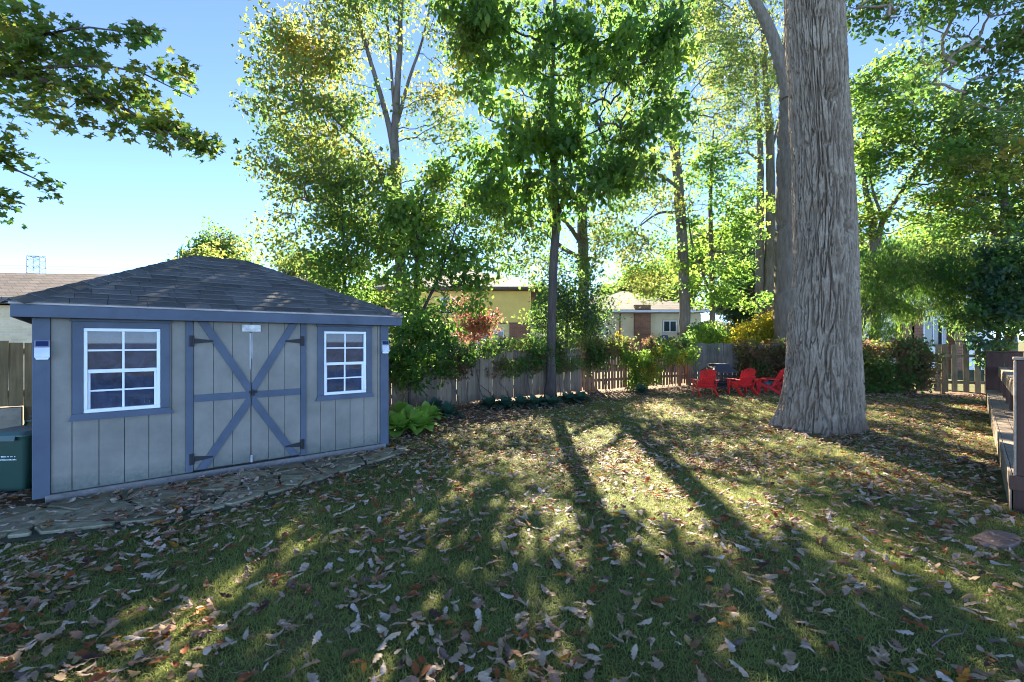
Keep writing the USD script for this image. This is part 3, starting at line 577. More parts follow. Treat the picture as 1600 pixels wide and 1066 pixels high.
for i in range(46):
    a = rg.uniform(0, 6.28); L = rg.uniform(.2, .33); e = rg.uniform(.6, 1.3); q = []
    for s in np.linspace(0, 1, 6): q.append((math.cos(a) * L * s * math.cos(e * (1 - .3 * s)), math.sin(a) * L * s * math.cos(e * (1 - .3 * s)), .12 + L * (math.sin(e) * s - .75 * s * s * s)))
    q = np.array(q); wv = np.array([-math.sin(a), math.cos(a), 0]) * .007; wd = np.array([.6, 1, 1, .9, .6, .05])[:, None]
    v = np.vstack([q + wv * wd, q - wv * wd]); f = [[j, j + 1, 7 + j] for j in range(5)] + [[j, 7 + j, 6 + j] for j in range(5)]; ms.append((v, np.array(f)))
obj('leaves', cat(ms), Lf['hosta'], pp)
pk = thing('wooden_plank', 'pale plank lying across the bench behind the left shed window', 'plank', shed_world(.46, .17, .84), SYAW); obj('board', bx(0, .30, 0, .05, .14, .165, .002), M['ply'], pk); obj('block', bx(.1, .2, .005, .045, 0, .14), M['ply'], pk)
cbx = thing('cardboard_box', 'brown cardboard box behind the lower left pane of the left shed window', 'box', shed_world(.37, .2, .84), SYAW + .1); obj('carton', bx(0, .12, 0, .12, 0, .2), M['card'], cbx); obj('flap', bx(-.002, .06, -.002, .122, .2005, .204), M['card'], cbx)
shf = thing('shelf', 'wooden shelf inside the shed behind the right window', 'shelf', (*SA, 0), SYAW)
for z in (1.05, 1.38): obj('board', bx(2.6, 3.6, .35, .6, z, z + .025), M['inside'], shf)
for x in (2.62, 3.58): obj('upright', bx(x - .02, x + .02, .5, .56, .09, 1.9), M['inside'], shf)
for i, (x, z, r, h, m, lb) in enumerate(((2.85, 1.405, .06, .16, 'white', 'white paint tin on the upper shelf behind the right shed window'), (3.12, 1.405, .05, .12, 'terracotta', 'brown jar on the upper shelf behind the right shed window'), (3.0, 1.075, .07, .15, 'terracotta', 'clay pot on the lower shelf behind the right shed window'), (3.28, 1.075, .05, .2, 'steel', 'metal can on the lower shelf behind the right shed window'))):
    c = thing('tin', lb, 'container', shed_world(x, .46, z), SYAW); obj('can', trimesh.creation.revolve(np.array([(0, 0), (r, 0), (r, h), (0, h)]), sections=18), M[m], c, smooth=35); obj('lid', trimesh.creation.revolve(np.array([(0, h + .0005), (r * 1.05, h + .0005), (r * 1.05, h + .012), (0, h + .012)]), sections=18), M['steel'], c, smooth=35)

# ------------------------------------------------------------------ bins
M['bin'] = plain('green_plastic', (.004, .034, .022), .42, var=.15, spec=.5, bump=.1, bscale=80); M['binlid'] = plain('lid_plastic', (.03, .075, .065), .4, var=.15, spec=.6); M['blackbin'] = plain('black_plastic', (.015, .017, .017), .5)
def rrect(w, d, r, z, n=4):
    out = []
    for cx, cy, a0 in ((w / 2 - r, d / 2 - r, 0), (-w / 2 + r, d / 2 - r, 90), (-w / 2 + r, -d / 2 + r, 180), (w / 2 - r, -d / 2 + r, 270)):
        for a in np.linspace(a0, a0 + 90, n): out.append((cx + r * math.cos(math.radians(a)), cy + r * math.sin(math.radians(a)), z))
    return out
def make_bin(label, loc, rz, m, lid, w=.46, h=.56, text=True):
    t = thing('wheelie_bin', label, 'bin', loc, rz)
    obj('body', hull(rrect(w * .76, w * .78, .04, 0) + rrect(w * .96, w, .045, h)), M[m], t, smooth=35)
    obj('rim', hull(rrect(w, w * 1.04, .05, h + .0005) + rrect(w * 1.02, w * 1.06, .05, h + .03)), M[m], t, smooth=35)
    obj('lid', hull(rrect(w * 1.07, w * 1.14, .06, h + .031) + rrect(w * 1.07, w * 1.14, .06, h + .045) + rrect(w * .9, w * .95, .08, h + .075)), M[lid], t, smooth=35)
    obj('lid_lip', hull([(-w * .32, -w * .57, h + .044), (w * .32, -w * .57, h + .044), (-w * .32, -w * .60, h - .01), (w * .32, -w * .60, h - .01), (-w * .32, -w * .55, h + .044), (w * .32, -w * .55, h + .044), (-w * .32, -w * .575, h - .01), (w * .32, -w * .575, h - .01)]), M[lid], t)
    obj('handle', cat([tube([(-w * .4, w * .5, h + .02), (-w * .4, w * .66, h + .11), (w * .4, w * .66, h + .11), (w * .4, w * .5, h + .02)], .016, 8)]), M[m], t)
    for s in (-1, 1):
        c = trimesh.creation.cylinder(.07, .05, sections=18); c.apply_transform(trimesh.transformations.rotation_matrix(math.pi / 2, [0, 1, 0])); c.apply_translation((s * w * .36, w * .42, .07)); obj('wheel', c, M['blackbin'], t, smooth=35)
    if text:
        rr = np.random.default_rng(5); ms = []
        sl = (w * .11) / h
        for z, L, x0 in ((h * .66, .17, -.06), (h * .60, .18, -.065)):
            x = x0
            while x < x0 + L:
                ww = rr.uniform(.005, .011); hh = rr.uniform(.009, .015); yy = -w * .39 - sl * z
                if rr.random() > .16: ms.append(hull([(x, yy - .001, z), (x + ww, yy - .001, z), (x, yy - .004 - sl * hh, z + hh), (x + ww, yy - .004 - sl * hh, z + hh), (x + ww / 2, yy + .01, z + hh / 2)]))
                x += ww + .0035
        obj('lettering', cat(ms), M['white'], t)
make_bin('small dark green wheeled bin beside the left corner of the shed', (*G(34, 757)[:2], 0), .12, 'bin', 'binlid')
make_bin('black wheeled bin standing behind the green bin', (-5.55, 6.02, 0), .1, 'blackbin', 'blackbin', h=.66, text=False)

# ------------------------------------------------------------------ fences
def fence(label, pts, tops, m, bw, gap, seed, rails=(.35, 1.15), post_every=2.4, alt=False, z0=.05, rail_front=False, ragged=.03, post_m=None):
    rr = np.random.default_rng(seed); a, b = np.array(pts[0]), np.array(pts[1]); d = b - a; L = np.linalg.norm(d); yaw = math.atan2(d[1], d[0]); z0f = z0 if callable(z0) else (lambda s: z0)
    t = thing('wooden_fence', label, 'fence', (*a, 0), yaw); x = 0.0; i = 0
    while x < L - bw * .4:
        w = bw * rr.uniform(.94, 1.04); tp = np.interp(x / L, np.linspace(0, 1, len(tops)), tops) + rr.normal(0, ragged * .5); yy = (.05 if (alt and i % 2) else 0) + rr.uniform(-.004, .004); lean = rr.normal(0, .006); zz = z0f(x)
        v, f = bx(x, min(x + w, L), yy, yy + .018, zz + rr.uniform(-.01, .02), tp, .002 if False else 0); v[:, 0] += (v[:, 2] - zz) * lean; v[:, 1] += (v[:, 2] - zz) * rr.normal(0, .006)
        obj('board', (v, f), m, t); x += w + gap * rr.uniform(.3, 1.8); i += 1
    ry = (-.045, -.006) if rail_front else (.025, .045) if not alt else (.0205, .0475)
    for z in rails: obj('rail', bx(0, L, *ry, z - .045, z + .045), post_m or m, t)
    for k in range(int(L / post_every) + 1): obj('post', bx(k * post_every - .045, k * post_every + .045, .075, .165, -.1, np.interp(k * post_every / L, np.linspace(0, 1, len(tops)), tops) - .02), post_m or m, t)
    return t
fence('dark brown board fence on a low wall behind the left side of the shed', FENCE[0:2], (1.62, 1.58), M['fence_brown'], .15, .008, 1, z0=lambda s: .66 if s < 4.4 else .05, rails=(.85, 1.45))
fence('weathered grey picket fence overgrown by shrubs right of the shed', FENCE[1:3], (1.45, 1.38, 1.33), M['fence_grey'], .135, .012, 2)
fence('reddish cedar fence with gaps between narrow boards in the middle of the back boundary', FENCE[2:4], (1.36, 1.44, 1.5), M['fence_red'], .085, .045, 3, rail_front=False)
fence('dark green-grey board fence behind the fire pit and red chairs', FENCE[3:5], (1.5, 1.5), M['fence_dark'], .13, .012, 4)
fence('mossy brown shadowbox fence between the big trunk and the deck', FENCE[4:6], (1.5, 1.48), M['fence_brown'], .15, .10, 5, alt=True)
obj('corner_post', bx(-.06, .06, -.06, .06, -.1, 1.56), M['fence_red'], None); tag(stage.GetPrimAtPath('/World/corner_post'), 'square brown post at the fence corner left of the fire pit', 'post')
UsdGeom.Xformable(stage.GetPrimAtPath('/World/corner_post')).AddTranslateOp().Set((6.42, 17.55, 0))
w0 = FENCE[0]; dW = FENCE[1] - FENCE[0]; cw = thing('retaining_wall', 'low old concrete wall under the brown fence left of the shed', 'wall', (*w0, 0), math.atan2(dW[1], dW[0]))
cv, cf = bx(0, 4.4, -.14, .16, -.1, .655, .01); obj('concrete', (cv, cf), M['concrete'], cw)

# ------------------------------------------------------------------ fire pit and chairs
fp = thing('fire_pit', 'black metal outdoor fireplace with mesh sides and hipped hood near the fence corner', 'fire pit', G(1123, 607), .12, scale=.88)
M['fire_metal'] = plain('sooty_black_metal', (.022, .022, .026), .45, var=.25, spec=.5)
hw = .34
for sx in (-1, 1):
    for sy in (-1, 1): obj('leg', bar((sx * hw, sy * hw, 0), (sx * (hw - .03), sy * (hw - .03), .68), .035, .035, (0, 1, 0)), M['fire_metal'], fp)
obj('base_tray', hull(rrect(.82, .82, .03, .16) + rrect(.86, .86, .03, .24)), M['fire_metal'], fp); obj('fire_bowl', hull(rrect(.62, .62, .05, .245) + rrect(.68, .68, .05, .30)), M['fire_metal'], fp)
for k in range(4):
    ms = [bar((-hw + .03, -hw + .02, z), (hw - .03, -hw + .02, z), .018, .018) for z in (.31, .64)]
    for i in range(-9, 10):
        x = i * .06
        for s in (-1, 1):
            L = LineString([(x - .17, .31), (x + .17, .64)] if s > 0 else [(x + .17, .31), (x - .17, .64)]).intersection(sbox(-hw + .03, .31, hw - .03, .64))
            if L.length > .05: (ax, az), (bx_, bz) = L.coords[0], L.coords[-1]; ms.append(bar((ax, -hw + .02, az), (bx_, -hw + .02, bz), .006, .006, (0, 1, 0)))
    obj('mesh_panel', xf(cat(ms), (0, 0, 0), k * math.pi / 2), M['fire_metal'], fp)
obj('hood_brim', hull(rrect(1.0, 1.0, .02, .68) + rrect(1.0, 1.0, .02, .705)), M['fire_metal'], fp)
prv = []
for z, w in ((.7055, .96), (.78, .80), (.87, .62), (.955, .52)): prv.append(rrect(w, w, .02, z))
vv = np.array(sum(prv, [])); m_ = len(prv[0]); ff = []
for r_ in range(3):
    for q in range(m_): a_, b_ = r_ * m_ + q, r_ * m_ + (q + 1) % m_; ff += [[a_, b_, b_ + m_], [a_, b_ + m_, a_ + m_]]
obj('hood', (vv, np.array(ff)), M['fire_metal'], fp, smooth=30); obj('hood_cap', hull(rrect(.56, .56, .03, .956) + rrect(.54, .54, .03, .985)), M['fire_metal'], fp)
M['red'] = plain('red_plastic', (.52, .018, .018), .42, var=.2, spec=.5, scale=3)
def make_chair(label, loc, rz):
    t = thing('adirondack_chair', label, 'chair', loc, rz, 'red chairs round the fire pit', scale=.86)
    R = M['red']
    for s in (-1, 1):
        obj('side_rail', extr(Polygon([(-.50, 0), (-.36, 0), (-.02, .22), (.36, .30), (.42, .30), (.42, .39), (.34, .40), (-.06, .30), (-.30, .16)]), -.017, .017) if False else
            (lambda m: (m[0][:, [1, 0, 2]] + [s * .28, 0, 0], m[1][:, ::-1]))(extr(Polygon([(-.52, 0), (-.36, 0), (-.05, .20), (.38, .29), (.40, .38), (.34, .40), (-.10, .29), (-.36, .13)]), -.016, .016)), R, t)
        obj('leg', (lambda m: (m[0][:, [1, 0, 2]] + [s * .314, 0, 0], m[1][:, ::-1]))(extr(Polygon([(.27, 0), (.37, 0), (.40, .52), (.24, .52)]), -.016, .016)), R, t)
        obj('armrest', (lambda m: (np.c_[m[0][:, 0], m[0][:, 2], m[0][:, 1] + .52], m[1]))(extr(Polygon([(s * .25, -.32), (s * .37, -.32), (s * .41, .25), (s * .39, .44), (s * .34, .47), (s * .27, .44), (s * .255, .2)] if s > 0 else [(s * .25, -.32), (s * .255, .2), (s * .27, .44), (s * .34, .47), (s * .39, .44), (s * .41, .25), (s * .37, -.32)]), .0, .026)), R, t)
        obj('arm_support', bar((s * .30, -.27, .52), (s * .297, -.13, .26), .05, .03, (1, 0, 0)), R, t)
    for i in range(6):
        y = .36 - i * .082; z = .405 - max(0, (.36 - y)) * .24; obj('seat_slat', bar((-.262, y, z), (.262, y, z), .072, .018, (0, .24, 1)), R, t)
    a, b = np.array([0, -.09, .27]), np.array([0, -.46, .93]); dd = (b - a)
    for i in range(7):
        k = i - 3; x0, x1 = k * .068, k * .078; top = b - dd * (.012 * k * k); cv_ = -.006 * k * k * 0
        obj('back_slat', bar(a + [x0, .012 * abs(k), 0], top + [x1, .012 * abs(k), 0], .066, .018, (0, 1, .5)), R, t)
    for q, w in ((.18, .25), (.58, .27)):
        c = a + dd * q + [0, -.032, -.018]; obj('back_rail', bar(c - [w, 0, 0], c + [w, 0, 0], .07, .022, (0, 1, .5)), R, t)
    return t
c1 = make_chair('red slatted Adirondack chair nearest the fence corner, back to the lawn', G(1102, 615), -.12)
dup(c1, G(1160, 613.5), .12, 'red slatted Adirondack chair in the middle of the three, in front of the brown vines', scale=.86)
dup(c1, G(1206, 612.5), .72, 'red Adirondack chair with a teal cushion, partly behind the big trunk', scale=.86)
M['teal'] = plain('teal_fabric', (.03, .12, .16), .9)
cu = thing('cushion', 'teal cushion on the seat of the red chair beside the big trunk', 'cushion', G(1207, 612.5) + [-.06, .05, .31], .72)
cm = trimesh.creation.icosphere(3); v_ = np.array(cm.vertices); v_ = np.sign(v_) * np.abs(v_) ** .6 * [.17, .15, .06]; obj('pad', (v_, np.array(cm.faces)), M['teal'], cu, smooth=True); obj('piping', tube([(.165 * math.copysign(abs(math.cos(t)) ** .6, math.cos(t)), .146 * math.copysign(abs(math.sin(t)) ** .6, math.sin(t)), 0) for t in np.linspace(0, 6.28, 40)], .006, 5), M['teal'], cu)

# ------------------------------------------------------------------ deck on the right
dk = thing('wooden_deck', 'low weathered wooden deck along the right edge of the lawn', 'deck', (*DP, 0), DA)
DL = 11.1
for i in range(14): obj('deck_board', bx(0, DL, -.012 - (i + 1) * .142, -.012 - i * .142 - .006, .295, .322, .003), M['deck_grey'], dk)
obj('edge_board', bx(0, DL, -.0115, .012, .20, .324, .003), M['deck_grey'], dk); obj('edge_board', bx(-.022, -.0005, -2.0, .012, .19, .323, .003), M['deck_brown'], dk)
for i in range(5): obj('skirt_board', bx(0.004, DL, -.004 - .001 * i, .006, .195 - (i + 1) * .058, .195 - i * .058 - .005), M['deck_grey'], dk)
for i in range(10): obj('skirt_board', bx(-.016, -.001, -.008 - (i + 1) * .142, -.008 - i * .142 - .006, -.02, .188), M['deck_brown'], dk)
obj('beam', bx(.03, DL - .03, -2.0, -.04, -.05, .29), M['deck_brown'], dk)
rl = thing('deck_railing', 'dark wooden railing post and panel at the near corner of the deck', 'railing', (*DP, 0), DA)
obj('post', bx(.01, .13, -.16, -.04, .324, 1.42, .004), M['deck_brown'], rl); obj('post_cap', bx(-.015, .155, -.185, -.015, 1.421, 1.447, .004), M['deck_grey'], rl)
obj('post_face', bx(.02, .12, -.0395, -.022, .324, 1.41, .003), M['deck_grey'], rl)
for i in range(8): obj('panel_board', bx(.05, .075, -.165 - (i + 1) * .142, -.165 - i * .142 - .004, .34, 1.38), M['deck_brown'], rl)
obj('top_rail', bx(.0, .13, -1.6, -.186, 1.385, 1.42, .004), M['deck_brown'], rl)
bn = thing('deck_bench', 'long weathered wooden bench built along the lawn side of the deck', 'bench', (*DP, 0), DA)
for i in range(3): obj('seat_plank', bx(4.6, 10.7, -.20 - (i + 1) * .15, -.20 - i * .15 - .008, .915, .95, .004), M['deck_grey'], bn)
for k in range(2): obj('apron', bx(4.6 + k * 3.06, 4.6 + (k + 1) * 3.06 - .012, -.225, -.20 - .0085 + .008, .72, .914, .004), M['deck_grey'], bn)
obj('apron', bx(10.68, 10.70, -.64, -.226, .74, .914), M['deck_grey'], bn)
for x in (4.8, 6.2, 7.6, 9.0, 10.55): obj('leg', bx(x - .05, x + .05, -.32, -.23, .323, .914, .003), M['deck_brown'], bn); obj('leg', bx(x - .05, x + .05, -.62, -.53, .323, .914, .003), M['deck_brown'], bn)
pn = thing('privacy_panel', 'dark red-brown board panel at the far end of the deck', 'panel', (*DP, 0), DA)
for i in range(6): obj('panel_board', bx(11.12, 11.15, .02 - (i + 1) * .34, .02 - i * .34 - .008, .05, 1.31), M['deck_brown'], pn)
obj('top_cap', bx(11.09, 11.19, -2.05, .04, 1.311, 1.34, .004), M['deck_brown'], pn)
# ------------------------------------------------------------------ neighbouring houses
def tile_mat(name, c1, c2, mort, sc, bw, rh, ms=.03):
    nd = {'tc': ('texture_coordinate', {}), 'sx': ('separate_xyz', {}), 'ad': ('math', dict(math_type='add')), 'cx': ('combine_xyz', {}), 'br': ('brick_texture', dict(color1=c1, color2=c2, mortar=mort, scale=sc, brick_width=bw, row_height=rh, mortar_size=ms)),
          'n': ('noise_texture', dict(scale=1.2, detail=5.0)), 'mr': ('map_range', dict(from_min=.3, from_max=.7, to_min=.8, to_max=1.2)), 'h': ('hsv', dict(hue=.5, saturation=1.0)), 'b': ('bump', dict(strength=.5, distance=.01, invert=True)), 'p': ('principled_bsdf', dict(roughness=.9, specular_ior_level=.2))}
    return mat(name, nd, [('tc.object', 'sx.vector'), ('sx.x', 'ad.value1'), ('sx.y', 'ad.value2'), ('ad.value', 'cx.x'), ('sx.z', 'cx.y'), ('cx.vector', 'br.vector'), ('tc.object', 'n.vector'), ('n.fac', 'mr.value'), ('mr.result', 'h.value'), ('br.color', 'h.color'), ('h.color', 'p.base_color'), ('br.fac', 'b.height'), ('b.normal', 'p.normal')], 'p.BSDF')
M['beige_brick'] = tile_mat('beige_brick', (.62, .47, .27), (.52, .39, .22), (.5, .45, .36), 1.0, .24, .08, .008)
M['brown_brick'] = tile_mat('brown_brick', (.26, .11, .055), (.2, .08, .04), (.25, .2, .16), 1.0, .24, .08, .008)
M['roof_grey'] = tile_mat('grey_brown_shingle', (.17, .15, .135), (.12, .105, .095), (.06, .055, .05), 1.0, .35, .15, .012)
M['roof_tan'] = tile_mat('tan_shingle', (.21, .185, .16), (.165, .145, .125), (.09, .08, .07), 1.0, .35, .15, .012)
M['roof_plum'] = tile_mat('plum_shingle', (.11, .085, .09), (.085, .065, .07), (.04, .03, .035), 1.0, .35, .15, .012)
M['yellow'] = plain('yellow_siding', (.68, .50, .13), .6, var=.08, scale=2); M['paleyellow'] = plain('pale_yellow_siding', (.66, .54, .22), .6, var=.08, scale=2); M['cream'] = plain('cream_siding', (.72, .60, .38), .6, var=.06, scale=2)
M['whitewall'] = plain('white_siding', (.72, .72, .72), .6, var=.05); M['dkgutter'] = plain('dark_gutter', (.07, .055, .045), .5); M['dglass'] = plain('dark_window_glass', (.02, .025, .03), .08, spec=.8); M['lglass'] = plain('curtained_glass', (.25, .28, .30), .1, spec=.8); M['bluecloth'] = plain('blue_cloth', (.03, .07, .3), .8)
def hip(x0, x1, y0, y1, z, rise, ov=.4, gable=False, th=.16):
    a, b, c, d = x0 - ov, x1 + ov, y0 - ov, y1 + ov; ym = (c + d) / 2; k = 0 if gable else (d - c) / 2
    k = min(k, (b - a) / 2 - .05)
    e = [(a, c, z), (b, c, z), (b, d, z), (a, d, z)]; v = np.array([(x, y, zz - th) for x, y, zz in e] + e + [(a + k, ym, z + rise), (b - k, ym, z + rise)])
    return v, np.array([[0, 2, 1], [0, 3, 2], [0, 1, 5], [0, 5, 4], [1, 2, 6], [1, 6, 5], [2, 3, 7], [2, 7, 6], [3, 0, 4], [3, 4, 7], [4, 5, 9], [4, 9, 8], [5, 6, 9], [6, 7, 8], [6, 8, 9], [7, 4, 8]])
def siding(x0, x1, y, z0, z1, step=.16, holes=()):
    ms = []; z = z0
    while z < z1 - .02:
        zt = min(z + step, z1)
        segs = [(x0, x1)]
        for hx0, hx1, hz0, hz1 in holes:
            if hz0 < zt - .01 and hz1 > z + .01: segs = [s for a, b in segs for s in ((a, min(b, hx0)), (max(a, hx1), b)) if s[1] - s[0] > .01]
        for a, b in segs: ms.append(hull([(a, y - .025, z), (b, y - .025, z), (a, y - .004, zt), (b, y - .004, zt), (a, y, z), (b, y, z), (a, y, zt), (b, y, zt)]))
        z = zt
    return cat(ms)
def window(t, x0, x1, y, z0, z1, glass='dglass', bars=1, fw=.07):
    w = obj('window', cat([bx(x0, x1, y - .05, y + .02, z1 - fw, z1), bx(x0, x1, y - .05, y + .02, z0, z0 + fw), bx(x0, x0 + fw, y - .05, y + .02, z0 + fw, z1 - fw), bx(x1 - fw, x1, y - .05, y + .02, z0 + fw, z1 - fw)] + [bx(x0 + (x1 - x0) * (i + 1) / (bars + 1) - .03, x0 + (x1 - x0) * (i + 1) / (bars + 1) + .03, y - .045, y + .01, z0 + fw, z1 - fw) for i in range(bars)]), M['whitewall'], t)
    e = [x0 + fw] + [x0 + (x1 - x0) * (i + 1) / (bars + 1) for i in range(bars)] + [x1 - fw]
    for i in range(bars + 1): obj('pane', bx(e[i] + (.0305 if i else 0), e[i + 1] - (.0305 if i < bars else 0), y - .02, y - .01, z0 + fw, z1 - fw), M[glass], w)
# left: beige brick bungalow behind the shed
hb = thing('brick_house', 'beige brick bungalow with a grey-brown shingle roof left of the shed', 'house', (-10.0, 15.6, 0), .10)
obj('wall', bx(-15, 1.5, 0, 8, -.2, 2.72), M['beige_brick'], hb); obj('roof', hip(-15, 1.5, 0, 8, 2.93, 1.30, .45, gable=True), M['roof_grey'], hb)
obj('gutter', bx(-15.4, 1.95, -.57, -.455, 2.72, 2.87, .02), M['dkgutter'], hb)
vt = trimesh.creation.revolve(np.array([(0, 0), (.14, 0), (.14, .22), (.26, .24), (.26, .34), (.12, .44), (0, .46)]), sections=20); vt.apply_translation((-3.55, 3.9, 4.08)); obj('roof_vent', vt, M['steel'], hb, smooth=35)
for x, z in ((-8.1, 2.2), (-4.6, 2.1)): obj('cable_bracket', tube([(x, -.02, z), (x + .1, -.12, z + .12), (x + .12, -.12, z + .3)], .02, 6), M['dkgutter'], hb)
# yellow two-storey house
hy = thing('yellow_house', 'yellow sided two-storey house with a brown brick panel beyond the grey fence', 'house', (1.15, 30, 0), .0)
obj('wall', bx(-9, -.02, .05, 8, -.2, 4.7), M['paleyellow'], hy); obj('siding', siding(-9, 0, .0, 2.75, 4.72, .17), M['yellow'], hy, kind='stuff'); obj('belt_board', bx(-9, .0, -.04, .045, 2.68, 2.745), M['dkgutter'], hy)
obj('siding', siding(-9, -1.36, .048, .2, 2.67, .17, holes=[(-3.35, -1.6, .9, 2.3)]), M['paleyellow'], hy, kind='stuff'); obj('brick_panel', bx(-1.32, -.03, -.02, .046, -.1, 2.67), M['brown_brick'], hy)
obj('corner_board', bx(-.07, .03, -.035, .05, 2.75, 4.72), M['yellow'], hy); obj('roof', hip(-9, 0, 0, 8, 4.92, 1.7, .55), M['roof_tan'], hy); obj('gutter', bx(-9.6, .6, -.68, -.555, 4.72, 4.86, .02), M['dkgutter'], hy)
window(hy, -3.3, -1.65, .04, .95, 2.25, 'lglass'); window(hy, -5.6, -4.4, -.005, 3.3, 4.3, 'dglass')
obj('wing_wall', bx(.0, 4.0, 1.5, 7, -.2, 3.1), M['cream'], hy); obj('wing_roof', hip(.15, 4.0, 1.5, 7, 3.25, 1.45, .3), M['roof_plum'], hy); obj('wing_gutter', bx(-.2, 4.3, 1.07, 1.195, 3.05, 3.2, .02), M['dkgutter'], hy)
# cream house with chimney
hc = thing('cream_house', 'cream sided house with a brick chimney and hip roof beyond the cedar fence', 'house', (4.3, 33, 0), .0)
obj('wall', bx(0, 8.6, .05, 9, -.2, 3.5), M['cream'], hc); obj('siding', siding(0, 4.0, .0, .2, 3.45, .18, holes=[(1.0, 2.2, 2.05, 3.15)]), M['cream'], hc, kind='stuff'); obj('siding', siding(5.1, 8.6, .0, .2, 3.45, .18, holes=[(5.95, 7.0, 2.15, 3.05), (5.3, 6.4, .3, 1.85)]), M['cream'], hc, kind='stuff')
obj('roof', hip(0, 8.6, 0, 9, 3.72, 1.75, .5), M['roof_tan'], hc); obj('gutter', bx(-.5, 9.1, -.62, -.505, 3.52, 3.67, .02), M['whitewall'], hc)
obj('chimney', bx(4.02, 5.08, -.35, .046, -.1, 4.05), M['brown_brick'], hc); obj('downpipe', tube([(3.0, -.5, 3.5), (3.05, -.1, 3.2), (3.05, -.06, .1)], .05, 8), M['brown_brick'], hc)
window(hc, 1.05, 2.15, -.005, 2.1, 3.1, 'lglass'); window(hc, 6.0, 6.95, -.005, 2.2, 3.0, 'dglass'); window(hc, 5.35, 6.35, -.005, .35, 1.8, 'dglass')
obj('side_roof', hip(7.4, 11.4, -2.2, 3, 2.15, .95, .4), M['roof_grey'], hc); obj('side_wall', bx(7.5, 11.3, -2.0, 2.9, -.2, 1.98), M['brown_brick'], hc); window(hc, 7.6, 8.0, -2.005, 1.0, 1.9, 'dglass', 0)
obj('awning', hull([(5.9, -.1, 2.0), (6.3, -.1, 2.0), (5.85, -.35, .9), (6.4, -.35, .9), (6.05, -.12, 1.98), (6.1, -.35, .95)]), M['bluecloth'], hc, label='blue folded parasol against the cream wall')
hp = thing('plum_roof_house', 'house with a plum brown hip roof behind the cream house', 'house', (6.6, 46, 0), 0); obj('wall', bx(0, 11, 0, 9, -.2, 5.1), M['cream'], hp); obj('roof', hip(0, 11, 0, 9, 5.3, 1.5, .4), M['roof_plum'], hp); window(hp, 1, 2.2, -.005, 3.4, 4.4)
hs = thing('white_house', 'white house with brick piers glimpsed under the feathery tree', 'house', (20.5, 27, 0), 0)
obj('wall', bx(-1, 6.2, 0.05, 8, -.2, 4.2), M['whitewall'], hs); obj('roof', hip(-1, 6.2, 0, 8, 4.4, 1.8, .5), M['roof_grey'], hs); obj('siding', siding(-1, 6.2, 0.0, .2, 4.15, .2, holes=[(2.4, 3.6, 1.2, 2.9), (4.6, 5.6, 1.2, 2.9)]), M['whitewall'], hs, kind='stuff')
for x in (.9, 1.4, 3.75): obj('brick_pier', bx(x, x + .62, -.55, -.05, -.1, 3.4), M['brown_brick'], hs)
window(hs, 2.45, 3.55, -.005, 1.25, 2.85); window(hs, 4.65, 5.55, -.005, 1.25, 2.85, 'dglass', 1)
# lattice mast and wires
M['galv'] = plain('galvanised_steel', (.20, .22, .25), .6)
tw = thing('transmission_tower', 'grey lattice transmission tower on the horizon above the brick house', 'tower', (-315, 320, 0), .3)
lv = [0, 12, 22, 31, 37, 41.5, 46, 50.5, 55, 57.5]; wd = lambda z: np.interp(z, [0, 31, 58], [6.5, 3.6, 3.3])
for sx, sy in ((-1, -1), (1, -1), (1, 1), (-1, 1)): obj('leg', tube([(sx * wd(z), sy * wd(z), z) for z in lv], .22, 6), M['galv'], tw)
for z0, z1 in zip(lv[:-1], lv[1:]):
    ms = []
    for k in range(4):
        c = [(-1, -1), (1, -1), (1, 1), (-1, 1)]; a, b = c[k], c[(k + 1) % 4]; p = lambda s, z: (s[0] * wd(z), s[1] * wd(z), z)
        ms += [tube([p(a, z0), p(b, z1)], .11, 4), tube([p(b, z0), p(a, z1)], .11, 4), tube([p(a, z1), p(b, z1)], .14, 4)]
    obj('bracing', cat(ms), M['galv'], tw)
obj('cross_arm', cat([bar((-5.2, 0, z), (5.2, 0, z), .5, .5) for z in (46, 57.6)]), M['galv'], tw)
for k, (z, lb) in enumerate(((46.5, 'lowest overhead power line running from the lattice tower'), (49.6, 'middle overhead power line running from the lattice tower'), (51.5, 'upper overhead power line running from the lattice tower'))):
    pl = thing('power_line', lb, 'cable', (-315, 320, z)); q = [(x, x * .15, 2.5 * ((x / 130.) ** 2 - abs(x / 130.))) for x in np.linspace(-130, 190, 40)]; obj('cable', tube(q, .06, 4), M['galv'], pl)

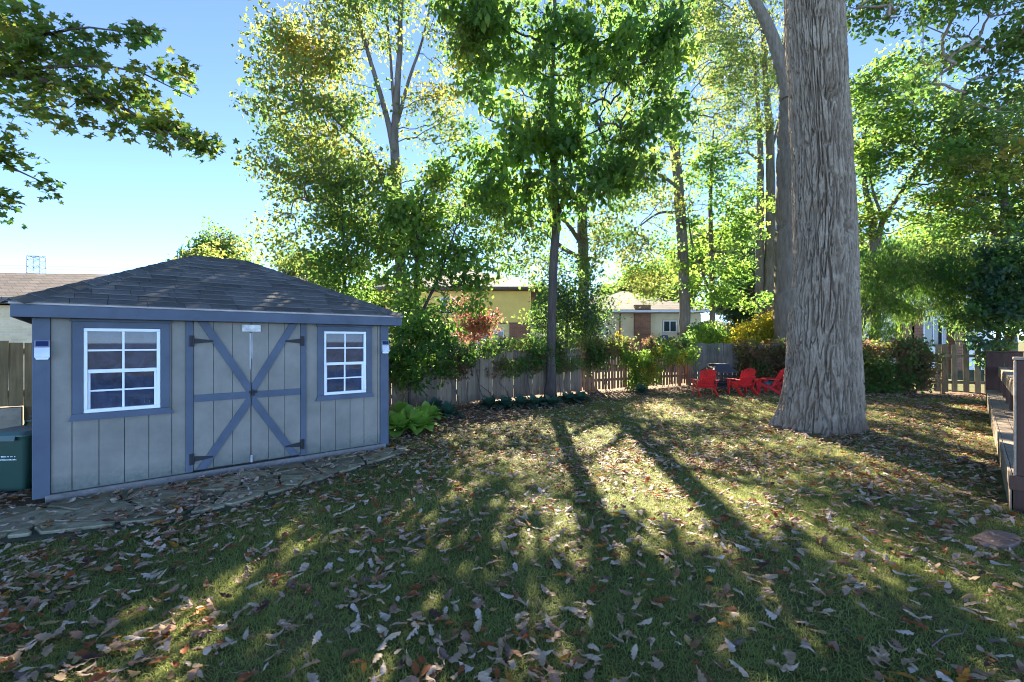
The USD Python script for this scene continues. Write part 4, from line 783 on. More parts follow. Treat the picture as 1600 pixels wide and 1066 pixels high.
# ------------------------------------------------------------------ trees
def oak_trunk(base):
    prof = [(-.2, 1283, .87), (0.0, 1283, .82), (.25, 1283.5, .78), (.77, 1285, .725), (1.2, 1286, .695), (1.6, 1286, .67), (3.14, 1289, .585), (5.5, 1281, .545), (7.9, 1270, .525), (9.5, 1266, .52), (11, 1262, .51)]
    zs = np.array([p[0] for p in prof]); cx = np.array([(p[1] - 800) / F * 8.95 for p in prof]); rs = .875 * np.array([p[2] for p in prof])
    nz, nt = 620, 480; z = np.concatenate([np.linspace(-.2, 8.6, nz - 40), np.linspace(8.63, 11, 40)]); th = np.arange(nt) * 2 * np.pi / nt
    from scipy.interpolate import PchipInterpolator as PI
    R = PI(zs, rs)(z)[:, None]; C = PI(zs, cx)(z)[:, None]; Zm, T = np.meshgrid(z, th, indexing='ij')
    lob = noise(np.stack([np.cos(T) * 1.7, np.sin(T) * 1.7, Zm * .12], -1), 3) - .5
    root = np.exp(-np.maximum(Zm, 0) / .3) * (.20 * np.maximum(0, np.cos(T * 4 + 1.0 + .9 * np.sin(T * 2))) ** 3 - .05); root += np.exp(-np.maximum(Zm, 0) / .5) * .14 * np.maximum(0, np.cos(T - math.radians(190))) ** 3
    Rr = R * (1 + .10 * lob + root)
    dl = np.stack([np.cos(T), np.sin(T)], -1) * .64
    wob = np.stack([np.cos(T) * 2.6, np.sin(T) * 2.6, Zm * .9], -1); wx = (noise(wob, 5) - .5) * .12
    ROT, ROT2 = trimesh.transformations.euler_matrix(.16, -.13, .5)[:3, :3], trimesh.transformations.euler_matrix(-.12, .15, 1.1)[:3, :3]
    def ridged(k, kz, s):
        p = np.stack([dl[..., 0] * k + wx * k * dl[..., 1], dl[..., 1] * k - wx * k * dl[..., 0], Zm * kz], -1); p = p @ ROT.T; return np.abs(.55 * noise(p, s) + .45 * noise(p @ ROT2.T * 1.25 + 5.3, s + 20) - .5) * 2.3
    a = np.minimum(ridged(17, 1.5, 1), ridged(21, 2.0, 7) + .06); b = ridged(42, 6, 2)
    h = np.clip(a / .17, 0, 1); h = h * h * (3 - 2 * h); plate = .80 + .20 * np.clip(b / .25, 0, 1); h = h * plate
    # healed branch scars
    for tz, ta, rad_, dp in ((5.95, -100, .16, .05), (3.62, -78, .14, .045), (3.2, -98, .11, -.02)):
        dd = np.hypot((Zm - tz), (((T - math.radians(ta) + np.pi) % (2 * np.pi)) - np.pi) * .6); h = h + dp / .045 * np.exp(-(dd / rad_) ** 2) * np.cos(dd / rad_ * 5)
    Rr = Rr + .08 * (h - .85) + .03 * (noise(np.stack([dl[..., 0] * 9, dl[..., 1] * 9, Zm * 1.6], -1), 12) - .5) + .006 * (noise(np.stack([dl[..., 0] * 70, dl[..., 1] * 70, Zm * 30], -1), 8) - .5)
    v = np.stack([C + Rr * np.cos(T), 8.95 + Rr * np.sin(T), Zm], -1).reshape(-1, 3) - base
    i, j = np.meshgrid(np.arange(nz - 1), np.arange(nt), indexing='ij'); j2 = (j + 1) % nt
    f = np.stack([i * nt + j, i * nt + j2, (i + 1) * nt + j2, (i + 1) * nt + j], -1).reshape(-1, 4)
    return v, np.vstack([f[:, [0, 1, 2]], f[:, [0, 2, 3]]])
tree('oak_tree', 'massive grey oak trunk with deeply furrowed bark standing on the lawn', [[(1284, 665, 8.95, .8), (1286, 530, 8.95, .66), (1289, 400, 8.95, .6), (1270, 0, 8.95, .57), (1262, -220, 8.95, .5)],
     [(1312, 80, 8.8, .12), (1345, 72, 8.75, .09), (1365, 88, 8.7, .08), (1395, 108, 8.8, .07), (1412, 102, 8.9, .06), (1440, 88, 9, .05), (1480, 92, 9.2, .04)], [(1395, 108, 8.8, .06), (1352, 40, 8.6, .04), (1390, 22, 8.5, .03), (1430, 38, 8.5, .025)]],
     [(1350, 30, 30, 40, 8.9, .5, .5), (1400, 6, 60, 18, 8.9, .7), (1490, 10, 70, 22, 8.9, .8), (1560, 60, 60, 60, 9.3, .9, 1.3), (1500, 110, 60, 45, 9.3, .8), (1590, 130, 40, 70, 9.3, .8), (1440, 130, 40, 25, 9.1, .5, .6), (1300, -160, 220, 90, 9, 3, .5), (1480, -80, 200, 60, 9, 2, .6)],
     n=190, per=3.2, kind='mid', leaf=[Lf['dark'], Lf['green']], bark='bark_big', seed=11, trunk_mesh=oak_trunk, attach=5.6, off=.2, smin=.55, smax=.95, group=None)
tree('maple_tree', 'tall slender maple with olive and turning leaves behind the right end of the shed', [[(632, 600, 12.7, .17), (628, 470, 12.7, .145), (622, 330, 12.7, .13), (617, 235, 12.7, .12), (618, 190, 12.7, .10), (624, 90, 12.8, .075), (626, 0, 12.9, .06), (630, -90, 13, .03)],
     [(617, 240, 12.7, .09), (605, 180, 12.6, .07), (580, 95, 12.5, .055), (556, 10, 12.4, .045), (545, -70, 12.4, .02)], [(618, 200, 12.7, .06), (640, 120, 12.9, .045), (665, 40, 13, .03), (680, -50, 13.2, .02)], [(622, 320, 12.7, .06), (580, 240, 12.3, .045), (530, 190, 12.0, .03), (480, 140, 11.8, .018)], [(625, 400, 12.7, .05), (570, 345, 12.3, .035), (510, 310, 12, .02)], [(618, 190, 12.7, .05), (608, 60, 13, .03), (600, -60, 13.2, .02)]],
     [(455, 95, 50, 55, 11.9, .8), (440, 160, 50, 45, 11.9, .8), (475, 190, 65, 60, 12, 1), (500, 60, 70, 60, 12.2, 1.1), (560, 40, 70, 60, 12.5, 1.2, .7), (470, 290, 65, 65, 12.1, 1), (540, 270, 80, 80, 12.4, 1.2), (520, 150, 60, 70, 12.3, 1, .8), (450, 390, 40, 40, 12.2, .8), (520, 380, 70, 60, 12.3, 1), (600, 350, 70, 60, 12.7, 1.2), (690, 190, 50, 80, 13, 1, .6), (700, 60, 50, 70, 13, 1, .5), (640, -40, 160, 60, 12.8, 1.6, .5), (680, 320, 45, 60, 12.9, 1), (500, 440, 45, 40, 12.3, .8)],
     n=540, per=3.3, kind='fine', leaf=[Lf['turning'], Lf['olive'], Lf['green']], seed=21, attach=1.8, off=.26, tip=.0055)
tree('ash_sapling', 'slim dark green sapling rising beside the maple left of its trunk', [[(540, 640, 12.2, .05), (540, 470, 12.2, .045), (535, 330, 12.2, .03), (532, 260, 12.2, .015)]],
     [(540, 300, 40, 55, 12.1, .6), (535, 390, 45, 70, 12.1, .7), (550, 470, 45, 50, 12.1, .7)], n=110, per=2.4, kind='fine', leaf=[Lf['green'], Lf['yellowgreen']], bark='bark_dark', seed=22, attach=1.5, off=.2, keep=lambda p: p[2] > 2.2)
tree('leafy_tree', 'dense green young tree with drooping leaves over the fence right of the shed', [[(655, 615, 11.7, .07), (652, 500, 11.7, .06), (650, 400, 11.7, .045), (660, 310, 11.7, .03)], [(652, 500, 11.7, .045), (690, 420, 11.9, .03), (710, 360, 12, .02)]],
     [(640, 400, 45, 60, 11.7, .7), (700, 380, 50, 60, 11.9, .8), (655, 480, 60, 50, 11.6, .8), (720, 450, 45, 45, 11.9, .8), (640, 330, 40, 40, 11.8, .6), (740, 400, 30, 40, 12, .6), (728, 310, 40, 34, 12, .6), (700, 265, 35, 35, 12.2, .6)], n=190, per=2.3, kind='mid', leaf=[Lf['green'], Lf['yellowgreen'], Lf['yellowgreen']], bark='bark_dark', seed=23, attach=1.6, off=.24, keep=lambda p: p[2] > 1.9)
tree('large_shrub', 'broad-leaved green shrub leaning over the grey fence beside the shed', [[(640, 640, 10.9, .035), (640, 570, 10.9, .03), (645, 510, 10.8, .02)], [(640, 600, 10.9, .025), (690, 560, 11, .02), (720, 540, 11, .012)], [(640, 610, 10.9, .025), (618, 560, 10.8, .02), (612, 520, 10.8, .012)]],
     [(622, 540, 28, 50, 10.7, .4), (650, 560, 35, 45, 10.7, .5), (700, 560, 40, 40, 11, .5), (660, 505, 40, 30, 10.8, .5), (740, 560, 40, 30, 11.3, .5), (625, 600, 22, 30, 10.6, .3), (720, 590, 30, 20, 11.1, .3, .6)], n=130, per=2.3, kind='mid', leaf=[Lf['green'], Lf['yellowgreen'], Lf['yellowgreen']], bark='twig', seed=24, attach=.3, off=.16, cat_='shrub', tip=.004, keep=lambda p: not (-.3 < to_shed(p[0], p[1])[0] < W_ + .2 and to_shed(p[0], p[1])[1] < D_ + .1) and not (p[0] > -1.5 and p[2] < 1.25), smin=.6, smax=1)
tree('shade_tree', 'dark leafy tree with large drooping leaves in front of the sun at the fence', [[(860, 612, 13.75, .145), (861, 520, 13.75, .128), (866, 400, 13.75, .122), (868, 335, 13.75, .118), (864, 240, 13.75, .105), (862, 150, 13.75, .08), (866, 40, 13.8, .05), (866, -60, 13.8, .03)],
     [(868, 335, 13.75, .09), (886, 300, 13.7, .07), (890, 250, 13.6, .045), (905, 190, 13.4, .03)], [(864, 236, 13.75, .05), (825, 224, 13.4, .035), (790, 215, 13, .02)], [(863, 238, 13.75, .05), (885, 225, 13.4, .035), (935, 200, 13.2, .02)]],
     [(840, 40, 115, 75, 13.4, 1.2, .55), (775, 110, 70, 70, 13.2, 1.1, .6), (900, 120, 85, 75, 13.3, 1.2, .55), (965, 60, 75, 80, 13.3, 1.1, .6), (1005, 150, 55, 55, 13.2, 1.0, .7), (860, 185, 95, 45, 13.1, 1.0, .7), (775, 215, 58, 50, 13, 1.1), (950, 215, 70, 35, 13, 1.1), (1030, 50, 50, 60, 13.4, 1.1), (745, 30, 50, 60, 13.4, 1.3), (1045, 190, 40, 30, 13, .8), (800, 275, 60, 22, 13, .9, .8), (880, 285, 60, 25, 13.1, .9, .6), (780, 312, 62, 26, 13, 1.0, 1.1), (850, 318, 55, 22, 13, .9, .8), (915, 308, 45, 22, 13, .9, .8), (940, 270, 60, 24, 13, .9, .7), (1010, 240, 45, 22, 13, .8, .7), (860, -70, 220, 50, 13.6, 1.5, .3)],
     n=600, per=2.8, kind='big', leaf=[Lf['green'], Lf['green'], Lf['yellowgreen'], Lf['dark']], bark='bark_dark', seed=31, attach=3.6, off=.24, tip=.006)
tree('oak_tree', 'straight oak trunk behind the reddish fence with a sparse fine crown', [[(912, 600, 18.8, .26), (912, 530, 18.8, .225), (911, 400, 18.8, .205), (909, 290, 18.8, .19), (905, 200, 18.8, .16), (900, 80, 18.8, .12), (890, -60, 18.8, .06)],
     [(911, 402, 18.8, .1), (880, 385, 18.4, .08), (845, 355, 18, .055), (810, 345, 17.8, .03)], [(910, 380, 18.8, .1), (885, 345, 18.4, .07), (860, 325, 18, .05)], [(909, 320, 18.8, .09), (940, 300, 18.6, .06), (985, 285, 18.4, .03)]],
     [(835, 345, 55, 30, 17.9, 1.2), (800, 380, 50, 35, 17.9, 1.2), (845, 410, 60, 30, 18, 1.3), (770, 350, 40, 40, 18, 1.2), (950, 330, 45, 45, 18.4, 1.2), (985, 280, 50, 40, 18.4, 1.3), (940, 240, 40, 40, 18.5, 1.2, .7), (930, 400, 30, 40, 18.4, 1, .7), (790, 300, 60, 40, 18.4, 1.3, .7), (730, 300, 40, 50, 18.4, 1.2, .5), (880, 100, 220, 120, 19, 2.5, .25)],
     n=330, per=3.2, kind='fine', leaf=[Lf['olive'], Lf['green']], seed=41, attach=3.2, off=.34, smin=.85, smax=1.4, tip=.007, maxr=.07)
tree('oak_tree', 'leaning oak trunk beyond the fence between the straight oak and the young maple', [[(1071, 600, 21.5, .28), (1071, 520, 21.5, .245), (1067, 400, 21.5, .235), (1060, 290, 21.5, .22), (1050, 190, 21.5, .19), (1040, 90, 21.5, .16), (1030, -40, 21.5, .08)],
     [(1052, 215, 21.5, .11), (1010, 180, 21, .08), (960, 160, 20.6, .04)], [(1061, 290, 21.5, .09), (1025, 268, 21, .06), (985, 262, 20.6, .03)], [(1065, 330, 21.5, .08), (1030, 330, 21, .05), (1000, 350, 20.6, .03)]],
     [(1010, 300, 55, 45, 20.8, 1.5), (985, 360, 40, 45, 20.6, 1.3, .7), (1010, 390, 45, 40, 20.8, 1.4), (1030, 440, 55, 35, 20.9, 1.5), (985, 430, 45, 35, 20.6, 1.3), (1100, 200, 55, 60, 21.5, 1.6), (1095, 90, 60, 70, 21.5, 1.8), (1150, 130, 50, 60, 21.8, 1.5), (1000, 230, 50, 40, 20.6, 1.3), (1070, 10, 110, 60, 21.5, 2, .7), (960, 300, 30, 40, 20.6, 1, .5)],
     n=380, per=2.3, kind='fine', leaf=[Lf['olive'], Lf['turning'], Lf['green']], seed=42, attach=3.5, off=.4, smin=.9, smax=1.5, tip=.008, maxr=.08)
tree('maple_tree', 'bright yellow-green young maple with a thin trunk right of the leaning oak', [[(1112, 610, 22, .15), (1113, 520, 22, .13), (1112, 420, 22, .115), (1110, 320, 22, .09), (1112, 250, 22, .06), (1115, 200, 22, .03)], [(1112, 455, 22, .07), (1095, 420, 21.7, .055), (1080, 370, 21.4, .04), (1075, 330, 21.3, .02)], [(1112, 400, 22, .05), (1135, 350, 22, .04), (1150, 310, 22, .02)]],
     [(1120, 250, 50, 45, 21.8, 1.4), (1120, 320, 70, 45, 21.8, 1.7), (1160, 380, 45, 40, 21.8, 1.3, .5), (1090, 390, 55, 45, 21.6, 1.5), (1140, 440, 60, 45, 21.7, 1.5), (1090, 450, 45, 35, 21.6, 1.3), (1165, 310, 40, 40, 22, 1.2)], n=300, per=1.5, kind='maple_far', leaf=[Lf['yellowgreen'], Lf['green'], Lf['yellowgreen']], seed=43, attach=2.6, off=.38, smin=.8, smax=1.25, tip=.008, keep=lambda p: p[2] > 3)
tree('oak_tree', 'twin-stemmed oak with two close pale trunks left of the big trunk', [[(1196, 600, 24, .42), (1200, 500, 24, .26), (1203, 380, 24, .24), (1204, 300, 24, .22), (1202, 200, 24, .19), (1196, 120, 24, .14), (1190, 0, 24, .07)], [(1194, 560, 24.1, .3), (1187, 500, 24.1, .21), (1187, 380, 24.1, .19), (1188, 280, 24.1, .16), (1186, 190, 24.1, .12), (1178, 90, 24.1, .07)], [(1203, 235, 24, .09), (1214, 200, 24, .07), (1222, 150, 24, .04)], [(1188, 250, 24, .08), (1168, 235, 23.5, .06), (1150, 238, 23.2, .03)]],
     [(1125, 60, 55, 60, 23.6, 1.8), (1170, 120, 45, 50, 23.8, 1.6), (1150, 190, 50, 35, 23.5, 1.5), (1185, 40, 50, 50, 24, 1.7), (1140, 245, 40, 25, 23.4, 1.3, .8), (1215, 100, 30, 60, 24, 1.2), (1130, -50, 130, 60, 24, 2.2, .6), (1190, 200, 30, 40, 24, 1.2, .7)],
     n=280, per=2.8, kind='fine', leaf=[Lf['olive'], Lf['turning'], Lf['olive']], seed=44, attach=6, off=.45, smin=1, smax=1.6, tip=.009, maxr=.09)
tree('oak_tree', 'second thick oak trunk directly behind the big trunk with a limb reaching up left', [[(1236, 600, 18, .74), (1237, 500, 18, .62), (1238, 330, 18, .57), (1240, 180, 18, .52), (1243, 80, 18, .44), (1246, -80, 18, .3)], [(1234, 150, 17.9, .3), (1222, 100, 17.8, .235), (1205, 50, 17.7, .20), (1190, 18, 17.6, .18), (1170, -20, 17.5, .16), (1130, -110, 17.4, .09)]],
     [(1130, -130, 160, 60, 17.5, 2.5), (1240, -140, 140, 60, 18, 2.5)], n=110, per=3, kind='fine', leaf=[Lf['olive'], Lf['green']], seed=45, attach=8, off=.4, smin=.9, smax=1.5, tip=.01)
tree('maple_tree', 'large yellow-green maple with a forked trunk right of the big trunk', [[(1368, 600, 19.5, .20), (1368, 480, 19.5, .18), (1366, 400, 19.5, .16), (1362, 340, 19.5, .13), (1352, 290, 19.5, .10), (1345, 230, 19.5, .06)], [(1366, 410, 19.5, .12), (1378, 345, 19.3, .10), (1400, 310, 19.1, .08), (1432, 262, 18.9, .055), (1460, 225, 18.8, .03)], [(1380, 340, 19.3, .06), (1365, 300, 19.3, .05), (1358, 270, 19.3, .03)]],
     [(1380, 170, 60, 60, 19.2, 1.7), (1440, 190, 70, 55, 19, 1.8), (1365, 240, 40, 50, 19.3, 1.4), (1460, 260, 70, 45, 18.9, 1.7, .8), (1480, 320, 60, 45, 18.9, 1.7), (1400, 120, 70, 40, 19.2, 1.7, .7), (1355, 360, 30, 40, 19.4, 1.0, .6), (1420, 340, 40, 30, 19, 1.3, .6), (1340, 320, 30, 60, 19.6, 1.2, .8)],
     n=400, per=2.5, kind='maple_far', leaf=[Lf['yellowgreen'], Lf['green'], Lf['olive']], seed=51, attach=3, off=.38, smin=.75, smax=1.2, tip=.008)
tree('maple_tree', 'spreading maple with green and yellowing leaves at the right edge behind the deck', [[(1580, 600, 17.5, .2), (1578, 480, 17.5, .18), (1572, 380, 17.5, .15), (1568, 280, 17.5, .11), (1560, 180, 17.5, .06)], [(1573, 390, 17.5, .09), (1530, 330, 17.2, .06), (1480, 290, 17, .03)], [(1570, 330, 17.5, .08), (1620, 270, 17.4, .05), (1660, 220, 17.2, .03)]],
     [(1560, 220, 70, 60, 17.3, 1.8), (1500, 270, 65, 50, 17.1, 1.6), (1590, 310, 60, 60, 17.3, 1.7), (1530, 350, 70, 45, 17.2, 1.7), (1600, 180, 50, 60, 17.3, 1.5), (1510, 210, 50, 45, 17.1, 1.4), (1580, 390, 60, 40, 17.3, 1.6), (1660, 300, 70, 120, 17.3, 1.8, .7)],
     n=420, per=2.5, kind='maple_far', leaf=[Lf['turning'], Lf['yellowgreen'], Lf['green']], seed=52, attach=3, off=.36, smin=.75, smax=1.2, tip=.008)
tree('feathery_tree', 'feathery weeping tree with fine leaves and a crooked trunk right of the big trunk', [[(1338, 600, 16.6, .2), (1340, 520, 16.6, .17), (1350, 490, 16.5, .15), (1372, 472, 16.4, .12), (1400, 468, 16.3, .09), (1430, 480, 16.2, .05)], [(1345, 500, 16.5, .11), (1352, 460, 16.5, .08), (1372, 420, 16.4, .06), (1400, 390, 16.3, .03)], [(1375, 470, 16.4, .08), (1430, 440, 16.2, .05), (1480, 430, 16, .03)]],
     [(1385, 415, 50, 35, 16.2, 1.2), (1440, 420, 60, 40, 16, 1.3), (1495, 430, 50, 40, 15.9, 1.2), (1360, 450, 35, 40, 16.2, 1), (1400, 480, 50, 25, 16, 1, .7), (1470, 470, 50, 22, 15.9, 1.1, .8), (1380, 515, 40, 18, 16, .8, .7), (1520, 480, 30, 30, 15.9, .9, .6)],
     n=330, per=3.6, kind='willow', leaf=[Lf['green'], Lf['yellowgreen'], Lf['olive']], seed=53, attach=1.6, off=.26, smin=.8, smax=1.3, tip=.005)
tree('ivy_shrub', 'dense blue-green climbing shrub above the dark panel beside the deck', [[(1565, 600, 14.6, .07), (1560, 520, 14.6, .06), (1555, 440, 14.6, .04)], [(1562, 560, 14.6, .05), (1600, 490, 14.5, .03), (1620, 430, 14.5, .02)]],
     [(1560, 430, 45, 45, 14.4, .9), (1595, 400, 40, 60, 14.4, .9), (1545, 490, 50, 30, 14.3, .8), (1600, 480, 50, 40, 14.3, .9), (1640, 440, 50, 80, 14.4, 1), (1530, 520, 30, 20, 14.2, .5, .6)], n=230, per=3.6, kind='mid', leaf=[Lf['blue'], Lf['green'], Lf['dark']], bark='bark_dark', seed=54, attach=.8, off=.26, cat_='shrub', smin=.8, smax=1.3, keep=lambda p: p[1] > 13.2)
tree('evergreen_shrub', 'rounded dark green yew between the shade tree and the straight oak', [[(885, 610, 16.6, .08), (885, 540, 16.6, .07), (886, 470, 16.6, .04)]],
     [(888, 450, 30, 35, 16.5, .8), (885, 500, 42, 40, 16.5, .9), (920, 500, 30, 45, 16.7, .8), (860, 490, 25, 40, 16.4, .6, .7)], n=150, per=3, kind='fine', leaf=[Lf['conifer'], Lf['green'], Lf['yellowgreen']], bark='bark_dark', seed=55, attach=.5, off=.28, cat_='shrub')
tree('japanese_maple', 'small coral red Japanese maple in front of the yellow house', [[(735, 620, 16, .06), (738, 540, 16, .05), (745, 500, 16, .03)]], [(752, 492, 24, 14, 15.9, .5), (735, 505, 20, 14, 15.9, .5), (758, 512, 18, 9, 15.8, .4), (720, 475, 18, 12, 16, .4, .6)], n=45, per=2.6, kind='fine', leaf=[Lf['coral'], Lf['coral'], Lf['olive']], bark='bark_dark', seed=56, attach=1.4, off=.18)
tree('forsythia_bush', 'loose yellow-green bush arching over the reddish fence', [[(1010, 605, 16.4, .03), (1012, 575, 16.3, .025), (1018, 550, 16.2, .015)], [(1012, 590, 16.4, .025), (1045, 565, 16.2, .015), (1070, 555, 16.1, .01)], [(1012, 595, 16.4, .025), (990, 565, 16.1, .015), (975, 550, 16, .01)]],
     [(1020, 560, 30, 25, 15.9, .4), (1050, 555, 30, 16, 15.9, .4), (1000, 575, 20, 25, 15.8, .4), (1075, 548, 22, 14, 16, .3, .7), (970, 548, 25, 14, 15.8, .3, .6), (1015, 590, 18, 14, 15.7, .3, .7)], n=100, per=2.0, kind='vine', leaf=[Lf['yellowgreen'], Lf['goldbush'], Lf['yellowgreen']], bark='twig', seed=57, attach=.25, off=.17, cat_='bush', tip=.004)
tree('golden_bush', 'golden orange bush showing above the fence left of the big trunk', [[(1190, 590, 19.6, .04), (1190, 550, 19.6, .03), (1192, 520, 19.6, .02)]], [(1185, 520, 38, 16, 19.4, .8), (1205, 505, 25, 15, 19.5, .7), (1165, 530, 25, 10, 19.3, .6), (1215, 528, 18, 14, 19.3, .6)], n=110, per=4, kind='fine', leaf=[Lf['goldbush'], Lf['goldbush'], Lf['yellowgreen']], bark='twig', seed=58, attach=.6, off=.25, cat_='bush')
tree('green_shrub', 'rounded bright green shrub behind the fence corner above the fire pit', [[(1098, 590, 20, .04), (1098, 550, 20, .03), (1098, 525, 20, .02)]], [(1098, 522, 18, 15, 19.9, .5), (1120, 528, 16, 9, 19.9, .4)], n=50, per=4, kind='fine', leaf=[Lf['yellowgreen'], Lf['green']], bark='twig', seed=59, attach=.8, off=.22, cat_='bush')
tree('spruce_tree', 'dark conifer behind the yellow-green maple left of the twin oak', [[(1158, 600, 27, .2), (1158, 480, 27, .15), (1158, 380, 27, .08), (1158, 330, 27, .03)]], [(1158, 480, 34, 40, 26.8, 1.2), (1158, 430, 26, 40, 26.8, .9), (1158, 380, 16, 36, 26.8, .6), (1158, 520, 40, 25, 26.8, 1.4)], n=200, per=3, kind='needle', leaf=Lf['conifer'], bark='bark_dark', seed=60, attach=1, off=.35)
# trees farther off
FARG = 'distant trees closing the view beyond the houses'
def far_tree(label, px, Y, top, half, leaf, seed, low=520, name='distant_tree', n=150, group=None):
    h = (low - top) / 2
    rr = np.random.default_rng(seed); bl = [(px, top + h * .75, half * .8, h * .75, Y, half / F * Y * .8)]
    for k in range(6): bl.append((px + rr.uniform(-.6, .6) * half, top + h * rr.uniform(.5, 1.6), half * rr.uniform(.35, .6), h * rr.uniform(.25, .4), Y + rr.uniform(-.6, .6) * half / F * Y, half / F * Y * .45))
    tree(name, label, [[(px, 570, Y, .3), (px + 2, (low + top) / 2, Y, .22), (px + 1, top + h * .4, Y, .08)]], bl, n=n, per=3.4, kind='far', leaf=leaf, seed=seed, attach=1.5, off=.7, smin=.6, smax=1.1, tip=.02, leafmax=14, group=group)
far_tree('round olive tree showing above the shed ridge', 343, 42, 352, 40, [Lf['olive'], Lf['green']], 71, 480)
far_tree('small yellowish tree showing over the right slope of the shed roof', 466, 46, 392, 30, [Lf['turning'], Lf['olive']], 72, 500)
far_tree('low yellow-tinged bush top just behind the shed ridge', 318, 30, 396, 22, [Lf['turning']], 73, 470, n=60)
far_tree('dark tree between the shade tree and the plum roof', 848, 52, 435, 24, [Lf['green'], Lf['dark']], 74, 520, n=80)
far_tree('dark pine top above the plum brown roof', 950, 62, 432, 22, [Lf['conifer'], Lf['dark']], 75, 500, n=80)
far_tree('broad yellow-green tree behind the cream house', 1010, 45, 400, 50, [Lf['yellowgreen'], Lf['green']], 76)
for i, (px, Y, top, half, lf, lb) in enumerate(((1080, 50, 330, 55, ['yellowgreen', 'green'], 'bright tree far behind the leaning oak'), (1170, 46, 300, 60, ['yellowgreen', 'olive'], 'tall yellow-green tree far behind the twin-stemmed oak'), (1215, 40, 380, 40, ['green', 'yellowgreen'], 'green tree far behind the second thick trunk'),
        (1360, 44, 340, 60, ['yellowgreen', 'green'], 'far yellow-green tree just right of the big trunk'), (1450, 42, 300, 70, ['green', 'yellowgreen'], 'far green tree above the feathery tree'), (1540, 40, 320, 70, ['yellowgreen', 'turning'], 'far tree with yellowing crown above the deck panel'), (1620, 40, 300, 70, ['green', 'olive'], 'far green tree at the right edge of the picture'), (700, 40, 400, 50, ['olive', 'green'], 'far olive tree left of the yellow house'), (610, 42, 420, 50, ['green', 'olive'], 'far green tree behind the maple trunk'))):
    far_tree(lb, px, Y, top, half, [Lf[q] for q in lf], 80 + i)
# overhanging bough, upper left
tree('maple_tree', 'maple with reddening leaves whose boughs hang into the upper left corner', [[(-420, 640, 6.6, .2), (-420, 400, 6.6, .18), (-400, 200, 6.6, .16), (-380, 0, 6.6, .12)],
     [(-410, 250, 6.6, .09), (-250, 130, 6.4, .07), (-80, 110, 6.2, .05), (60, 120, 6.1, .035), (170, 155, 6, .022), (260, 203, 5.9, .012), (345, 240, 5.9, .005)], [(-100, 112, 6.2, .03), (40, 60, 6.1, .02), (140, 40, 6, .012), (220, 50, 6, .005)], [(-200, 120, 6.3, .04), (-60, 200, 6, .025), (20, 260, 5.9, .012), (80, 288, 5.9, .005)], [(-30, 112, 6.15, .03), (120, 100, 6, .018), (220, 110, 5.95, .010), (300, 150, 5.9, .004)], [(-150, 160, 6.2, .03), (-50, 300, 6, .015), (-5, 370, 5.9, .006)]],
     [(30, 30, 60, 40, 6.1, .45), (30, 110, 60, 50, 6.1, .5, 1.3), (100, 60, 60, 35, 6, .4), (130, 130, 60, 40, 6, .45, 1.2), (60, 180, 60, 25, 6, .4), (200, 140, 50, 30, 5.95, .35), (150, 185, 40, 18, 5.95, .3), (250, 185, 45, 22, 5.9, .3), (310, 224, 42, 15, 5.9, .2), (200, 50, 40, 18, 6, .25), (260, 115, 40, 16, 5.95, .25), (15, 250, 30, 20, 5.9, .3), (60, 280, 35, 12, 5.9, .2), (0, 210, 25, 25, 5.9, .3), (-5, 320, 10, 15, 5.9, .1, .5), (0, 385, 14, 10, 5.9, .1, .5), (-120, 80, 120, 110, 6.2, .8, .6)],
     n=320, per=2.9, kind='near_maple', leaf=[Lf['redmaple'], Lf['green'], Lf['redmaple'], Lf['turning']], bark='bark_dark', seed=91, attach=1.5, off=.10, tip=.0022, smin=.8, smax=1.2, expo=.42)

# ------------------------------------------------------------------ vines, hostas
def vine(label, pts, dens, zr, leaf, seed, front=.12, name='climbing_vine', kind='vine', thick=.12, clump=1.2, thr=.45, smin=.7, smax=1.2):
    rr = np.random.default_rng(seed); pts = np.array(pts); a, b = pts[0], pts[-1]; t = thing(name, label, 'vine', (*a, 0)); out = []
    L = np.linalg.norm(b - a); nn = np.array([(b - a)[1], -(b - a)[0]]) / L; nn *= np.sign(-nn @ a); n = int(dens * L)
    for _ in range(n * 3):
        s = rr.random(); z = rr.uniform(*zr); q = a + (b - a) * s + nn * (front + rr.normal(0, thick))
        if noise(np.array([s * L / clump, z * 1.5, seed * 7.7]), seed) + (z - zr[0]) / (zr[1] - zr[0]) * .25 > thr: out.append([*(q - a), z])
        if len(out) >= n: break
    stems = []
    for k in range(int(L * 1.6) + 2):
        s = rr.random(); p0 = (a + (b - a) * s + nn * front - a); q = [np.array([*p0, 0.0])]
        for z in np.arange(.25, zr[1], .25): q.append(np.array([*(q[-1][:2] + (b - a) / L * rr.normal(0, .1) + nn * rr.normal(0, .015)), z]))
        stems.append(tube(q, np.linspace(.012, .005, len(q)), 5))
    [obj('stem', q, M['twig'], t, smooth=True) for q in stems]; crown(t, kind, leaf, np.array(out), seed, name='foliage', smin=smin, smax=smax)
e = lambda i, j, t: FENCE[i] + (FENCE[j] - FENCE[i]) * t
vine('thin green and brown vine hanging over the top of the grey fence', (e(1, 2, .40), e(1, 2, .97)), 30, (.8, 1.6), [Lf['green'], Lf['olive'], Lf['russet']], 1, thr=.5)
vine('brownish vine tangled over the top of the reddish fence', (e(2, 3, .02), e(2, 3, .95)), 30, (.8, 1.6), [Lf['olive'], Lf['russet'], Lf['green']], 2, thr=.52)
vine('dense brown withered vine covering the dark fence left of the big trunk', (e(3, 4, .34), e(3, 4, .72)), 95, (.1, 1.55), [Lf['russet'], Lf['russet'], Lf['olive']], 3, thr=.30, thick=.16)
